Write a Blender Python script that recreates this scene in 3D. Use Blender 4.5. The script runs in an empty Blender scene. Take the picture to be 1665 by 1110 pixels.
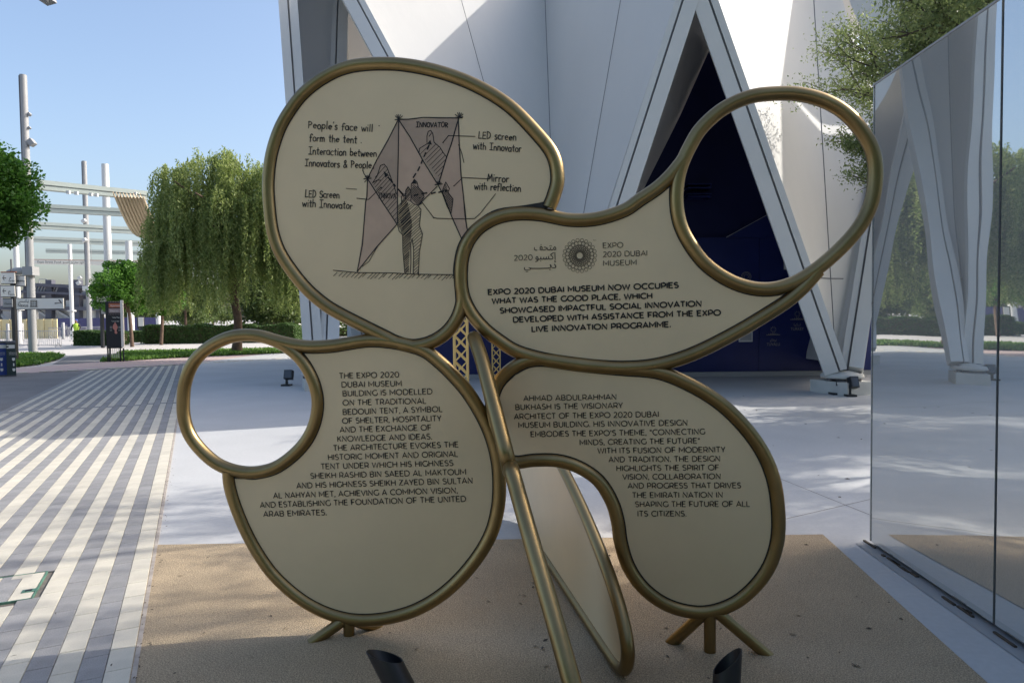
import bpy, bmesh, math, random
import numpy as np
from mathutils import Vector, Matrix
from mathutils.geometry import tessellate_polygon
random.seed(7); rng = np.random.default_rng(7)
scn = bpy.context.scene
COL = scn.collection
R_ = math.radians

# ------------------------------------------------------------------ camera
CW, CH, FP = 1665.0, 1110.0, 1110.0
EYE = Vector((0, 0, 1.65))
_p = math.atan(40.5/FP); _r = R_(0.62)
Fw = Vector((0, math.cos(_p), -math.sin(_p)))
R0 = Vector((1, 0, 0)); U0 = R0.cross(Fw)
Rt = R0*math.cos(_r) - U0*math.sin(_r)
Up = U0*math.cos(_r) + R0*math.sin(_r)
cam = bpy.data.cameras.new('camera'); cam.sensor_width = 36; cam.lens = 36*FP/CW
cam.clip_start = 0.05; cam.clip_end = 3000
co = bpy.data.objects.new('camera', cam); COL.objects.link(co)
co.matrix_world = Matrix(((Rt.x, Up.x, -Fw.x, EYE.x), (Rt.y, Up.y, -Fw.y, EYE.y), (Rt.z, Up.z, -Fw.z, EYE.z), (0, 0, 0, 1)))
scn.camera = co

# ------------------------------------------------------------------ light
SUN_AZ = Vector((1.0, 0.36)).normalized(); SUN_EL = R_(36)
sd = Vector((SUN_AZ.x*math.cos(SUN_EL), SUN_AZ.y*math.cos(SUN_EL), math.sin(SUN_EL)))
w = bpy.data.worlds.new('World'); scn.world = w; w.use_nodes = True
nt = w.node_tree; bg = nt.nodes['Background']
sky = nt.nodes.new('ShaderNodeTexSky'); sky.sky_type = 'NISHITA'; sky.sun_disc = False
sky.sun_elevation = SUN_EL; sky.sun_rotation = math.atan2(SUN_AZ.x, SUN_AZ.y)
sky.air_density = 1.0; sky.dust_density = 4.0; sky.ozone_density = 1.6
nt.links.new(sky.outputs[0], bg.inputs[0]); bg.inputs[1].default_value = 0.15
sl = bpy.data.lights.new('sun', 'SUN'); sl.energy = 2.9; sl.angle = R_(0.5); sl.color = (1, .95, .87)
so = bpy.data.objects.new('sun', sl); COL.objects.link(so)
so.rotation_euler = sd.to_track_quat('Z', 'Y').to_euler(); so.location = (30, 10, 30)
scn.view_settings.view_transform = 'Standard'; scn.view_settings.look = 'None'
scn.view_settings.exposure = 0.92; scn.view_settings.gamma = 1; scn.view_settings.use_curve_mapping = False
scn.cycles.max_bounces = 8; scn.cycles.glossy_bounces = 5; scn.cycles.transparent_max_bounces = 8

# ------------------------------------------------------------------ turning a sight line into a place
def ray(px, py):
    return Rt*((px-CW/2)/FP) - Up*((py-CH/2)/FP) + Fw
def G(px, py, z=0.0):
    d = ray(px, py); t = (z-EYE.z)/d.z; return EYE + d*t
def Dp(px, py, Y):
    d = ray(px, py); return EYE + d*(Y/d.y)
def hit(px, py, P, n):
    d = ray(px, py); return EYE + d*((P-EYE).dot(n)/d.dot(n))

# ------------------------------------------------------------------ materials
def mat(name, col, rough=.7, metal=0.0, var=0.0, vscale=3.0, col2=None, bump=0.0, bscale=60.0, fine=0.0, fscale=200.0, rnd=0.0, coat=0.0, spec=0.5, trans=0.0, stretch=None):
    m = bpy.data.materials.new(name); m.use_nodes = True
    t = m.node_tree; N = t.nodes; L = t.links; b = N['Principled BSDF']
    b.inputs['Roughness'].default_value = rough; b.inputs['Metallic'].default_value = metal
    b.inputs['Specular IOR Level'].default_value = spec
    if coat: b.inputs['Coat Weight'].default_value = coat
    c = (*col, 1); b.inputs['Base Color'].default_value = c
    tc = N.new('ShaderNodeTexCoord'); src = tc.outputs['Object']
    if stretch:
        mp = N.new('ShaderNodeMapping'); mp.inputs['Scale'].default_value = stretch; L.new(src, mp.inputs[0]); src = mp.outputs[0]
    out = None
    def mix(fac, a, bcol, kind='MIX'):
        x = N.new('ShaderNodeMix'); x.data_type = 'RGBA'; x.blend_type = kind
        if isinstance(fac, float): x.inputs[0].default_value = fac
        else: L.new(fac, x.inputs[0])
        for i, v in ((6, a), (7, bcol)):
            if isinstance(v, tuple): x.inputs[i].default_value = v
            else: L.new(v, x.inputs[i])
        return x.outputs[2]
    cur = c
    if var or col2:
        n = N.new('ShaderNodeTexNoise'); n.inputs['Scale'].default_value = vscale; n.inputs['Detail'].default_value = 6; n.inputs['Roughness'].default_value = .6
        L.new(src, n.inputs['Vector'])
        mr = N.new('ShaderNodeMapRange'); mr.inputs[1].default_value = .35; mr.inputs[2].default_value = .65; L.new(n.outputs[0], mr.inputs[0])
        c2 = (*(col2 if col2 else tuple(v*(1-var) for v in col)), 1)
        cur = mix(mr.outputs[0], cur, c2)
    if fine:
        n = N.new('ShaderNodeTexNoise'); n.inputs['Scale'].default_value = fscale; n.inputs['Detail'].default_value = 3
        L.new(src, n.inputs['Vector'])
        mr = N.new('ShaderNodeMapRange'); mr.inputs[1].default_value = .3; mr.inputs[2].default_value = .7; mr.inputs[3].default_value = 1-fine; mr.inputs[4].default_value = 1+fine
        L.new(n.outputs[0], mr.inputs[0]); cur = mix(1.0, cur, mr.outputs[0], 'MULTIPLY')
    if rnd:
        gi = N.new('ShaderNodeNewGeometry'); oi = N.new('ShaderNodeObjectInfo')
        ad = N.new('ShaderNodeMath'); ad.operation = 'ADD'; L.new(gi.outputs['Random Per Island'], ad.inputs[0]); L.new(oi.outputs['Random'], ad.inputs[1])
        fr = N.new('ShaderNodeMath'); fr.operation = 'FRACT'; L.new(ad.outputs[0], fr.inputs[0])
        mr = N.new('ShaderNodeMapRange'); mr.inputs[3].default_value = 1-rnd; mr.inputs[4].default_value = 1+rnd; L.new(fr.outputs[0], mr.inputs[0])
        cur = mix(1.0, cur, mr.outputs[0], 'MULTIPLY')
    if not isinstance(cur, tuple): L.new(cur, b.inputs['Base Color'])
    if bump:
        n = N.new('ShaderNodeTexNoise'); n.inputs['Scale'].default_value = bscale; n.inputs['Detail'].default_value = 4; L.new(src, n.inputs['Vector'])
        bp = N.new('ShaderNodeBump'); bp.inputs['Strength'].default_value = bump; bp.inputs['Distance'].default_value = .01
        L.new(n.outputs[0], bp.inputs['Height']); L.new(bp.outputs[0], b.inputs['Normal'])
    return m
def leafmat(name, c1, c2, trans=.35):
    m = bpy.data.materials.new(name); m.use_nodes = True; t = m.node_tree; N = t.nodes; L = t.links
    b = N['Principled BSDF']; b.inputs['Roughness'].default_value = .55
    gi = N.new('ShaderNodeNewGeometry'); mx = N.new('ShaderNodeMix'); mx.data_type = 'RGBA'
    mx.inputs[6].default_value = (*c1, 1); mx.inputs[7].default_value = (*c2, 1); L.new(gi.outputs['Random Per Island'], mx.inputs[0])
    L.new(mx.outputs[2], b.inputs['Base Color'])
    tr = N.new('ShaderNodeBsdfTranslucent'); L.new(mx.outputs[2], tr.inputs[0])
    ms = N.new('ShaderNodeMixShader'); ms.inputs[0].default_value = trans
    L.new(b.outputs[0], ms.inputs[1]); L.new(tr.outputs[0], ms.inputs[2]); L.new(ms.outputs[0], N['Material Output'].inputs[0])
    return m
M = {}
M['plaza'] = mat('painted_concrete', (.47, .47, .465), .75, var=.10, vscale=.7, fine=.04, fscale=30, bump=.12, bscale=90)
M['resin'] = mat('resin_bound_gravel', (.455, .35, .225), .85, var=.16, vscale=.9, fine=.55, fscale=150, bump=1.0, bscale=170)
M['ground'] = mat('pale_paving', (.46, .44, .42), .85, var=.12, vscale=.3, bump=.1, bscale=20)
M['asphalt'] = mat('grey_tarmac', (.20, .19, .185), .9, var=.2, vscale=.8, fine=.15, fscale=60, bump=.2)
M['pink'] = mat('pink_paving', (.47, .36, .33), .85, var=.1, vscale=2, fine=.1, fscale=14)
M['cream_paver'] = mat('cream_paver', (.56, .52, .43), .85, var=.12, vscale=9, fine=.10, fscale=240, bump=.3, bscale=150, rnd=.07)
M['grey_paver'] = mat('grey_paver', (.275, .27, .268), .85, var=.18, vscale=9, fine=.22, fscale=240, bump=.3, bscale=150, rnd=.09)
M['mortar'] = mat('paving_joint_sand', (.17, .15, .13), .95, var=.4, vscale=15)
M['kerb'] = mat('pinkish_edging', (.44, .385, .33), .85, var=.3, vscale=12)
M['green_frame'] = mat('green_patina_frame', (.11, .25, .18), .6, var=.5, vscale=20)
M['dirt'] = mat('dirt', (.09, .07, .05), .95, var=.4, vscale=20)
M['bronze'] = mat('brushed_bronze', (.325, .238, .112), .36, 1.0, var=.28, vscale=2.2, bump=.05, bscale=40, fine=.05, fscale=500)
M['board'] = mat('cream_board', (.73, .57, .35), .42, var=.09, vscale=1.3, bump=.02, bscale=15)
M['ink'] = mat('black_print', (.012, .010, .009), .55)
M['wash'] = mat('brown_marker_wash', (.54, .375, .26), .5, var=.12, vscale=7)
M['washd'] = mat('dark_marker_wash', (.44, .315, .22), .5, var=.15, vscale=7)
M['fabric'] = mat('white_tent_skin', (.55, .54, .515), .62, var=.06, vscale=.35, bump=.6, bscale=2.2, stretch=(1, 1, .45))
M['rib'] = mat('white_steel_rib', (.56, .565, .55), .45, var=.05, vscale=1.2)
M['ribgrey'] = mat('grey_steel_flange', (.42, .43, .43), .5, var=.05, vscale=1.2)
M['soffit'] = mat('grey_soffit', (.62, .61, .59), .5, var=.08, vscale=.7)
M['seam'] = mat('dark_seam', (.17, .17, .175), .8)
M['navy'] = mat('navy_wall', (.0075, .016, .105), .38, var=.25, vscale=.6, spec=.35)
M['navy_shade'] = mat('shaded_navy_wall', (.007, .011, .06), .5, var=.2, vscale=.6, spec=.2)  # same navy made darker: shadow on the upper wall put into the colour
M['goldprint'] = mat('pale_gold_print', (.26, .24, .23), .6)
M['gold'] = mat('gold_lattice', (.80, .55, .20), .4, .35)
M['conc'] = mat('pale_concrete', (.50, .50, .47), .8, var=.12, vscale=3, bump=.1)
M['black'] = mat('black_metal', (.012, .013, .016), .45)
M['lens'] = mat('lamp_glass', (.03, .035, .04), .08, spec=.8)
M['steel'] = mat('grey_mast_paint', (.29, .295, .30), .45, var=.08, vscale=2)
M['steeld'] = mat('dark_grey_metal', (.10, .10, .11), .5)
M['white'] = mat('white_paint', (.58, .59, .58), .5, var=.05, vscale=1)
M['beam'] = mat('pale_green_grey_beam', (.40, .45, .42), .55, var=.06, vscale=1)
M['beamd'] = mat('beam_gap', (.10, .115, .12), .6)
M['canvas'] = mat('beige_canvas', (.52, .43, .31), .85, var=.1, vscale=1)
M['signface'] = mat('sign_face', (.75, .72, .65), .5)
M['signink'] = mat('sign_ink', (.03, .03, .03), .5)
M['orange'] = mat('orange_panel', (.42, .13, .06), .6, var=.1)
M['salmon'] = mat('salmon_print', (.50, .20, .15), .6)
M['mauve'] = mat('mauve_panel', (.36, .27, .25), .6, var=.1)
M['binblue'] = mat('blue_bin', (.015, .045, .22), .5)
M['bingreen'] = mat('dark_green_bin', (.012, .03, .028), .5)
M['yellow'] = mat('yellow_hoarding', (.62, .53, .30), .8, var=.1, vscale=1)
M['purple'] = mat('indigo_hoarding', (.06, .06, .16), .6, var=.1)
M['construct'] = mat('slate_steel', (.085, .09, .12), .6, var=.25, vscale=.6)
M['pipe'] = mat('galvanised_tube', (.36, .37, .38), .45, .4)
M['hivis'] = mat('hi_vis_vest', (.35, .55, .05), .7)
M['blue'] = mat('blue_cloth', (.03, .06, .25), .8)
M['dark'] = mat('dark_cloth', (.02, .02, .03), .8)
M['skin'] = mat('skin', (.25, .14, .09), .6)
M['soil'] = mat('soil', (.10, .07, .05), .95)
M['grass'] = leafmat('grass_blades', (.07, .16, .02), (.17, .30, .05), .4)
M['grassbase'] = mat('turf', (.05, .11, .02), .9, var=.4, vscale=2)
M['bark'] = mat('bark', (.13, .085, .06), .9, var=.4, vscale=6, bump=.6, bscale=25)
M['barkd'] = mat('dark_twigs', (.05, .038, .028), .9)
M['willow'] = leafmat('willow_leaves', (.15, .215, .05), (.38, .44, .15), .55)
M['round'] = leafmat('glossy_leaves', (.05, .15, .015), (.16, .34, .045), .45)
M['acacia'] = leafmat('acacia_leaves', (.11, .155, .05), (.25, .30, .115), .5)
M['hedge'] = leafmat('hedge_leaves', (.035, .08, .018), (.10, .18, .045), .3)
M['far'] = leafmat('distant_leaves', (.05, .09, .02), (.13, .18, .05), .35)
M['glass'] = mat('dark_glazing', (.03, .035, .04), .1)
mm = mat('mirror_cladding', (.73, .75, .74), .012, .78)
t = mm.node_tree; N = t.nodes
tc = N.new('ShaderNodeTexCoord'); n1 = N.new('ShaderNodeTexNoise'); n1.inputs['Scale'].default_value = 1.1; n1.inputs['Detail'].default_value = 1
bp = N.new('ShaderNodeBump'); bp.inputs['Strength'].default_value = .035; bp.inputs['Distance'].default_value = .1
t.links.new(tc.outputs['Object'], n1.inputs['Vector']); t.links.new(n1.outputs[0], bp.inputs['Height']); t.links.new(bp.outputs[0], N['Principled BSDF'].inputs['Normal'])
M['mirror'] = mm

# ------------------------------------------------------------------ objects
OFF = {}
def tag(o, label=None, cat=None, group=None, kind=None):
    if label: o['label'] = label
    if cat: o['category'] = cat
    if group: o['group'] = group
    if kind: o['kind'] = kind
    return o
def thing(name, label, cat, loc=(0, 0, 0), group=None):
    o = bpy.data.objects.new(name, None); COL.objects.link(o); o.location = loc; o.empty_display_size = .2
    OFF[o.name] = Vector(loc); return tag(o, label, cat, group)
class MB:
    def __init__(s): s.v = []; s.f = []; s.sm = []
    def add(s, vs, fs, smooth=False):
        k = len(s.v); s.v += [tuple(x) for x in vs]; s.f += [tuple(i+k for i in f) for f in fs]; s.sm += [smooth]*len(fs); return s
    def box(s, c, size, ax=None):
        c = Vector(c); X, Y, Z = ax if ax else (Vector((1, 0, 0)), Vector((0, 1, 0)), Vector((0, 0, 1)))
        a, b, d = (q/2 for q in size)
        vs = [c+X*(i*a)+Y*(j*b)+Z*(k*d) for i in (-1, 1) for j in (-1, 1) for k in (-1, 1)]
        return s.add(vs, [(0, 1, 3, 2), (4, 6, 7, 5), (0, 4, 5, 1), (2, 3, 7, 6), (0, 2, 6, 4), (1, 5, 7, 3)])
    def bar(s, a, b, wd, dp=None, side=None):
        a = Vector(a); b = Vector(b); z = (b-a); L = z.length; z.normalize(); dp = dp or wd
        x = Vector(side) if side else (Vector((0, 0, 1)) if abs(z.z) < .9 else Vector((1, 0, 0)))
        x = (x-z*x.dot(z)).normalized(); y = z.cross(x)
        return s.box((a+b)/2, (wd, dp, L), (x, y, z))
    def quad(s, *p): return s.add(p, [tuple(range(len(p)))])
    def tube(s, pts, r, seg=12, closed=False, caps=True):
        P = [Vector(p) for p in pts]; n = len(P)
        if not hasattr(r, '__len__'): r = [r]*n
        T = []
        for i in range(n):
            if closed: d = P[(i+1) % n]-P[i-1]
            else: d = P[min(i+1, n-1)]-P[max(i-1, 0)]
            T.append(d.normalized())
        up = Vector((0, 0, 1)) if abs(T[0].z) < .9 else Vector((1, 0, 0))
        x = (up-T[0]*up.dot(T[0])).normalized(); vs = []; fs = []
        X = []
        for i in range(n):
            x = (x-T[i]*x.dot(T[i])).normalized(); X.append(x.copy())
        for i in range(n):
            y = T[i].cross(X[i])
            for k in range(seg):
                a = 2*math.pi*k/seg; vs.append(P[i]+(X[i]*math.cos(a)+y*math.sin(a))*r[i])
        shift = 0
        if closed:
            y0 = T[0].cross(X[0]); ang = math.atan2(X[-1].dot(y0), X[-1].dot(X[0])); shift = int(round(ang/(2*math.pi/seg)))
        for i in range(n if closed else n-1):
            j = (i+1) % n
            sh = shift if (closed and i == n-1) else 0
            for k in range(seg):
                k2 = (k+1) % seg
                fs.append((i*seg+k, i*seg+k2, j*seg+(k2+sh) % seg, j*seg+(k+sh) % seg))
        s.add(vs, fs, True)
        if caps and not closed:
            s.add(vs[:seg], [tuple(range(seg))[::-1]]); s.add(vs[-seg:], [tuple(range(seg))])
        return s
    def prism(s, poly, off, n):
        P = [Vector(p) for p in poly]; k = len(P); n = Vector(n)
        tri = tessellate_polygon([P])
        F = [p+n*off[1] for p in P]; B = [p+n*off[0] for p in P]
        fs = [tuple(t) for t in tri]+[tuple(i+k for i in t[::-1]) for t in tri]
        fs += [(i, (i+1) % k, (i+1) % k+k, i+k) for i in range(k)]
        return s.add(F+B, fs)
    def build(s, name, m, parent=None, fix=True):
        off = OFF.get(parent.name, Vector((0, 0, 0))) if parent else Vector((0, 0, 0))
        me = bpy.data.meshes.new(name)
        me.from_pydata([tuple(Vector(v)-off) for v in s.v], [], s.f)
        me.polygons.foreach_set('use_smooth', s.sm); me.materials.append(m if not isinstance(m, str) else M[m])
        if fix:
            bm = bmesh.new(); bm.from_mesh(me); bmesh.ops.recalc_face_normals(bm, faces=bm.faces); bm.to_mesh(me); bm.free()
        me.update()
        o = bpy.data.objects.new(name, me); COL.objects.link(o)
        if parent: o.parent = parent
        OFF[o.name] = off.copy()
        return o
def struct(name, mb, m, label=None):
    o = mb.build(name, m); o['kind'] = 'structure'
    if label: o['label'] = label
    return o
def copytree(src, loc, label, group):
    def rec(o, par):
        c = o.copy(); COL.objects.link(c)
        if par: c.parent = par
        OFF[c.name] = OFF[o.name]
        for ch in list(o.children): rec(ch, c)
        return c
    r = rec(src, None); r.location = loc; r['label'] = label
    if group: r['group'] = group
    return r
def smooth(pts, closed=False, n=6):
    P = [Vector(p) for p in pts]; k = len(P); out = []
    for i in range(k if closed else k-1):
        p1, p2 = P[i], P[(i+1) % k]
        p0 = P[i-1] if (closed or i > 0) else p1*2-p2
        p3 = P[(i+2) % k] if (closed or i+2 < k) else p2*2-p1
        for j in range(n):
            t = j/n; out.append(.5*((2*p1)+(p2-p0)*t+(2*p0-5*p1+4*p2-p3)*t*t+(3*p1-p0-3*p2+p3)*t**3))
    if not closed: out.append(P[-1])
    return out
def leafmesh(name, C, size, m, parent=None, elong=2.0, droop=0.0, spread=1.0):
    """many small leaf faces at the points C"""
    C = np.asarray(C, float); n = len(C)
    off = OFF.get(parent.name, Vector((0, 0, 0))) if parent else Vector((0, 0, 0)); C = C-np.array(off)
    a = rng.normal(size=(n, 3)); a[:, 2] = a[:, 2]*spread-droop; a /= np.linalg.norm(a, axis=1)[:, None]
    b = rng.normal(size=(n, 3)); b -= (b*a).sum(1)[:, None]*a; b /= np.linalg.norm(b, axis=1)[:, None]
    s = size*(0.6+.8*rng.random(n))[:, None]
    v = np.stack([C-a*s*elong*.5, C+b*s*.5, C+a*s*elong*.5, C-b*s*.5], 1).reshape(-1, 3)
    me = bpy.data.meshes.new(name); me.vertices.add(4*n); me.vertices.foreach_set('co', v.ravel().astype(np.float32))
    me.loops.add(4*n); me.loops.foreach_set('vertex_index', np.arange(4*n, dtype=np.int32))
    me.polygons.add(n); me.polygons.foreach_set('loop_start', np.arange(0, 4*n, 4, dtype=np.int32))
    me.materials.append(M[m]); me.update(calc_edges=True)
    o = bpy.data.objects.new(name, me); COL.objects.link(o)
    if parent: o.parent = parent
    return o

# ================================================================== SETTING
b = MB(); b.quad((-900, -60, -.02), (900, -60, -.02), (900, 1500, -.02), (-900, 1500, -.02)); struct('ground', b, 'ground', 'pale paving running to the horizon')
# paving frame: s along the stripes, t across
sv = Vector((-.465, 1, 0)).normalized(); tv = Vector((1, .465, 0)).normalized()
def PT(t, s, z=0): return tv*t+sv*s+Vector((0, 0, z))
T0, T1 = -3.26, -.308
# white painted plaza right of the stripes
b = MB(); b.quad(PT(T1, -6, 0), (14, -6, 0), (34, -6, 0), (34, 60, 0), PT(6, 40, 0), PT(T1, 28.2, 0)); struct('plaza', b, 'plaza', 'white painted plaza floor')
b = MB()
for a, c in (((1.5, 5.05, .001), (12, 11, .001)), ((-3.4, 12.7, .001), (9, 9.9, .001)), ((-7, 17.2, .001), (13, 14.5, .001)), ((3.0, 5.05, .001), (1.3, 14, .001))):
    d = (Vector(c)-Vector(a)); nn = Vector((-d.y, d.x, 0)).normalized()*.004
    b.quad(Vector(a)-nn, Vector(c)-nn, Vector(c)+nn, Vector(a)+nn)
struct('plaza_joint', b, 'mortar')
# grey tarmac left of stripes, pink band, kerbs
tar = [PT(T0, -6, -.008), PT(T0, 26.6, -.008), G(25, 607, -.008), G(-500, 640, -.008), (-40, 8, -.008), (-30, -6, -.008)]
b = MB(); b.quad(*tar); struct('tarmac_path', b, 'asphalt', 'grey brown tarmac beside the striped paving')
near = [(-300, 628), (25, 607), (141, 601.5), (300, 592), (400, 586.5), (500, 581), (620, 576), (760, 572)]
far = [(-300, 604), (30, 598.5), (110, 592), (200, 584.5), (300, 579), (400, 575.5), (500, 572), (620, 569), (760, 566)]
b = MB(); b.quad(*[G(x, y, -.004) for x, y in near], *[G(x, y, -.004) for x, y in far[::-1]])
pinko = struct('pink_path', b, 'pink', 'pale pink curved paving band')
b = MB(); pts = smooth([G(x, y, .0) for x, y in near], n=4)
for i in range(0, len(pts)-1):
    a, c = pts[i], pts[i+1]; n = max(1, int((c-a).length/.55))
    for k in range(n):
        p = a.lerp(c, k/n); q = a.lerp(c, (k+.55)/n); d = (q-p).normalized(); nn = Vector((-d.y, d.x, 0))
        b.box((p+q)/2+nn*.22+Vector((0, 0, .0)), ((q-p).length, .34, .02), (d, nn, Vector((0, 0, 1))))
o = b.build('kerb_stone', 'cream_paver', pinko); o['kind'] = 'stuff'
# sand coloured resin pad
RT = Vector((2.30, 5.03)); b = MB()
b.quad(PT(T1+.035, -6, .006), (1.55, -2, .006), (1.75, -.5, .006), (2.10, 3.03, .006), (2.30, 5.03, .006), PT(T1+.035, 6.0, .006).lerp(G(245, 885, .006), 1))
struct('resin_pad', b, 'resin', 'sand coloured resin gravel pad under the sign')
# striped paving: individual pavers
b = MB(); b.quad(PT(T0, -4, -.002), PT(T1+.03, -4, -.002), PT(T1+.03, 27.9, -.002), PT(T0, 26.4, -.002))
pav = struct('striped_paving', b, 'mortar', 'cream and grey striped block paving')
b = MB(); b.box(PT(T1+.014, 12, 0), (.022, 31.8, .016), (tv, sv, Vector((0, 0, 1)))); b.build('edging_strip', 'kerb', pav)
PW, PL = .1135, .236
def pavermesh(m):
    q = MB(); a, c, h = PW/2-.0014, PL/2-.0022, .012; e = .0022
    vs = [(-a, -c, 0), (a, -c, 0), (a, c, 0), (-a, c, 0), (-a, -c, h-e), (a, -c, h-e), (a, c, h-e), (-a, c, h-e), (-a+e, -c+e, h), (a-e, -c+e, h), (a-e, c-e, h), (-a+e, c-e, h)]
    fs = [(0, 1, 5, 4), (1, 2, 6, 5), (2, 3, 7, 6), (3, 0, 4, 7), (4, 5, 9, 8), (5, 6, 10, 9), (6, 7, 11, 10), (7, 4, 8, 11), (8, 9, 10, 11)]
    rot = [tv*v[0]+sv*v[1]+Vector((0, 0, v[2])) for v in vs]
    me = bpy.data.meshes.new('paver'); me.from_pydata([tuple(v) for v in rot], [], fs); me.materials.append(M[m]); return me, rot, fs
pm = {'cream_paver': pavermesh('cream_paver'), 'grey_paver': pavermesh('grey_paver')}
mh = [G(0, 938), G(64, 936), G(36, 974), G(-40, 984)]
mc = G(8, 960); cands = []
ncol = int((T1-T0)/PW)
for c in range(ncol):
    t_ = T1-PW*(c+.5)
    kind = 'cream_paver' if c % 2 == 0 else 'grey_paver'
    s_ = -1.5+random.random()*PL; smax = 27.8-1.4*c/ncol
    while s_ < smax:
        P = PT(t_, s_, -.002)
        cross = abs(s_-15.1) < PL/2
        inm = abs((P-mc).dot(tv)) < .17 and abs((P-mc).dot(sv)) < .22
        if not inm:
            v = P-EYE; dep = v.dot(Fw); xx = v.dot(Rt)/dep if dep > .1 else 9; yy = v.dot(Up)/dep if dep > .1 else 9
            vis = dep > .1 and abs(xx) < .78 and abs(yy) < .53
            cands.append((0 if vis else 1, dep, P, 'grey_paver' if cross else kind))
        s_ += PL
cands.sort(key=lambda q: (q[0], q[1]))
for q in cands[:300]:
    o = bpy.data.objects.new('paver', pm[q[3]][0]); COL.objects.link(o); o.parent = pav
    o.location = q[2]+Vector((0, 0, random.uniform(0, .0015)))
for kind in pm:
    b = MB()
    for q in cands[300:]:
        if q[3] == kind:
            dz = Vector((0, 0, random.uniform(0, .0015)))
            if q[1] < 12 or q[0]: b.add([v+q[2]+dz for v in pm[kind][1]], pm[kind][2])
            else: b.add([v+q[2]+dz for v in pm[kind][1][8:]], [(0, 1, 2, 3)])
    o = b.build('paver_field', kind, pav, fix=False); o['kind'] = 'stuff'
# inspection cover with a green frame
mhc = thing('inspection_cover', 'paver filled inspection cover with green frame in the striped paving', 'cover', tuple(mc))
zz = Vector((0, 0, 1))
b = MB()
for k, (dt, ds, wt, ws) in enumerate(((0, .24, .36, .008), (0, -.24, .36, .008), (.18, 0, .008, .49), (-.18, 0, .008, .49))):
    b.box(mc+tv*dt+sv*ds+zz*.004, (wt, ws, .018), (tv, sv, zz))
b.box(mc+tv*.14+sv*-.10+zz*.008, (.07, .05, .012), (tv, sv, zz)); b.build('cover_frame', 'green_frame', mhc)
for k in range(3):
    MB().box(mc+tv*(-.115+.115*k)+zz*.004, (.11, .465, .013), (tv, sv, zz)).build('cover_paver', 'cream_paver' if k % 2 == 0 else 'grey_paver', mhc)
MB().box(mc+tv*.14+sv*-.10+zz*.0155, (.035, .022, .004), (tv, sv, zz)).build('lifting_hole', 'black', mhc)
# grass verges
def blades(name, poly, n, h, base='grassbase', label=''):
    P = [G(x, y, .0) for x, y in poly]
    q = MB(); q.quad(*[p+zz*.03 for p in P]); st = struct(name, q, base, label)
    xs = [p.x for p in P]; ys = [p.y for p in P]; tri = tessellate_polygon([P]); C = []
    ar = [((P[t[1]]-P[t[0]]).cross(P[t[2]]-P[t[0]])).length for t in tri]
    for _ in range(n):
        t = random.choices(tri, ar)[0]; u, v = random.random(), random.random()
        if u+v > 1: u, v = 1-u, 1-v
        p = P[t[0]]+(P[t[1]]-P[t[0]])*u+(P[t[2]]-P[t[0]])*v; C.append((p.x, p.y, .03+random.random()*h))
    g = leafmesh('grass', C, h*.8, 'grass', elong=2.5, spread=2.5); tag(g, label+', short green blades', 'grass', kind='stuff'); return st
blades('lawn_ground', [(-200, 600), (25, 597), (60, 593), (90, 586), (106, 579), (90, 576.5), (25, 577.5), (-200, 582)], 9000, .09, label='lawn patch beside the litter bins')
blades('verge_ground', [(163, 588.5), (215, 586), (300, 581), (400, 576.5), (520, 572), (640, 569), (640, 565.5), (520, 567), (400, 570), (200, 573.5), (185, 581)], 16000, .09, label='curving lawn strip beneath the weeping tree')
# far path, tarmac grey with the shade on it put into the colour
b = MB(); b.quad(*[G(x, y, -.006) for x, y in ((85, 592), (160, 589), (185, 581), (195, 574), (150, 576), (110, 580))]); struct('path', b, 'asphalt', 'grey path between the lawns, shade put into its colour')

# ================================================================== TENT BUILDING
NV = Vector
tent = thing('tent_building', 'huge white tent shaped museum building with triangular openings and leaning legs', 'building', (0, 20, 0))
Tz = 12.54
# outline: feet, nodes (lower points between legs), valley tops
feet = [NV((-4.55, 16.0, .45)), NV((1.05, 15.0, .45)), NV((6.80, 14.0, .45)), NV((12.5, 13.0, .45))]
nodes = [Dp(459, -8, 16.8), Dp(563, -8, 16.07), Dp(1131, -18, 13.35), NV((9.64, 17.27, 6.67)), NV((15.5, 16.27, 8.6))]
val = [NV((-6.3, 20.5, Tz)), NV((Dp(884, 0, 20.6).x, 20.6, Tz)), NV((Dp(1312, 0, 18.31).x, 18.31, Tz)), NV((13.5, 17.8, Tz))]
N1b = Dp(559, -8, 20.0)
def seam(parent, a, b_, off=.012, wd=.022, name='seam', m='seam', fr=EYE):
    a = NV(a); b_ = NV(b_); d = (fr-(a+b_)/2).normalized()*off; z = (b_-a).normalized(); x = z.cross(d).normalized()*wd/2
    MB().quad(a+d-x, a+d+x, b_+d+x, b_+d-x).build(name, m, parent)
def panelf(a, b_, c, name='tent_panel', m='fabric', parent=tent):
    # subdivided slightly bowed triangle
    n = 10; vs = []; fs = []; idx = {}
    nn = (b_-a).cross(c-a).normalized()
    if nn.dot(EYE-a) < 0: nn = -nn
    for i in range(n+1):
        for j in range(n+1-i):
            u, v = i/n, j/n; w_ = 1-u-v
            p = a*w_+b_*u+c*v; p = p-nn*(27*u*v*w_)*.03
            idx[i, j] = len(vs); vs.append(p)
    for i in range(n):
        for j in range(n-i):
            fs.append((idx[i, j], idx[i+1, j], idx[i, j+1]))
            if i+j < n-1: fs.append((idx[i+1, j], idx[i+1, j+1], idx[i, j+1]))
    q = MB(); q.add(vs, fs, True); return q.build(name, m, parent)
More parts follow.
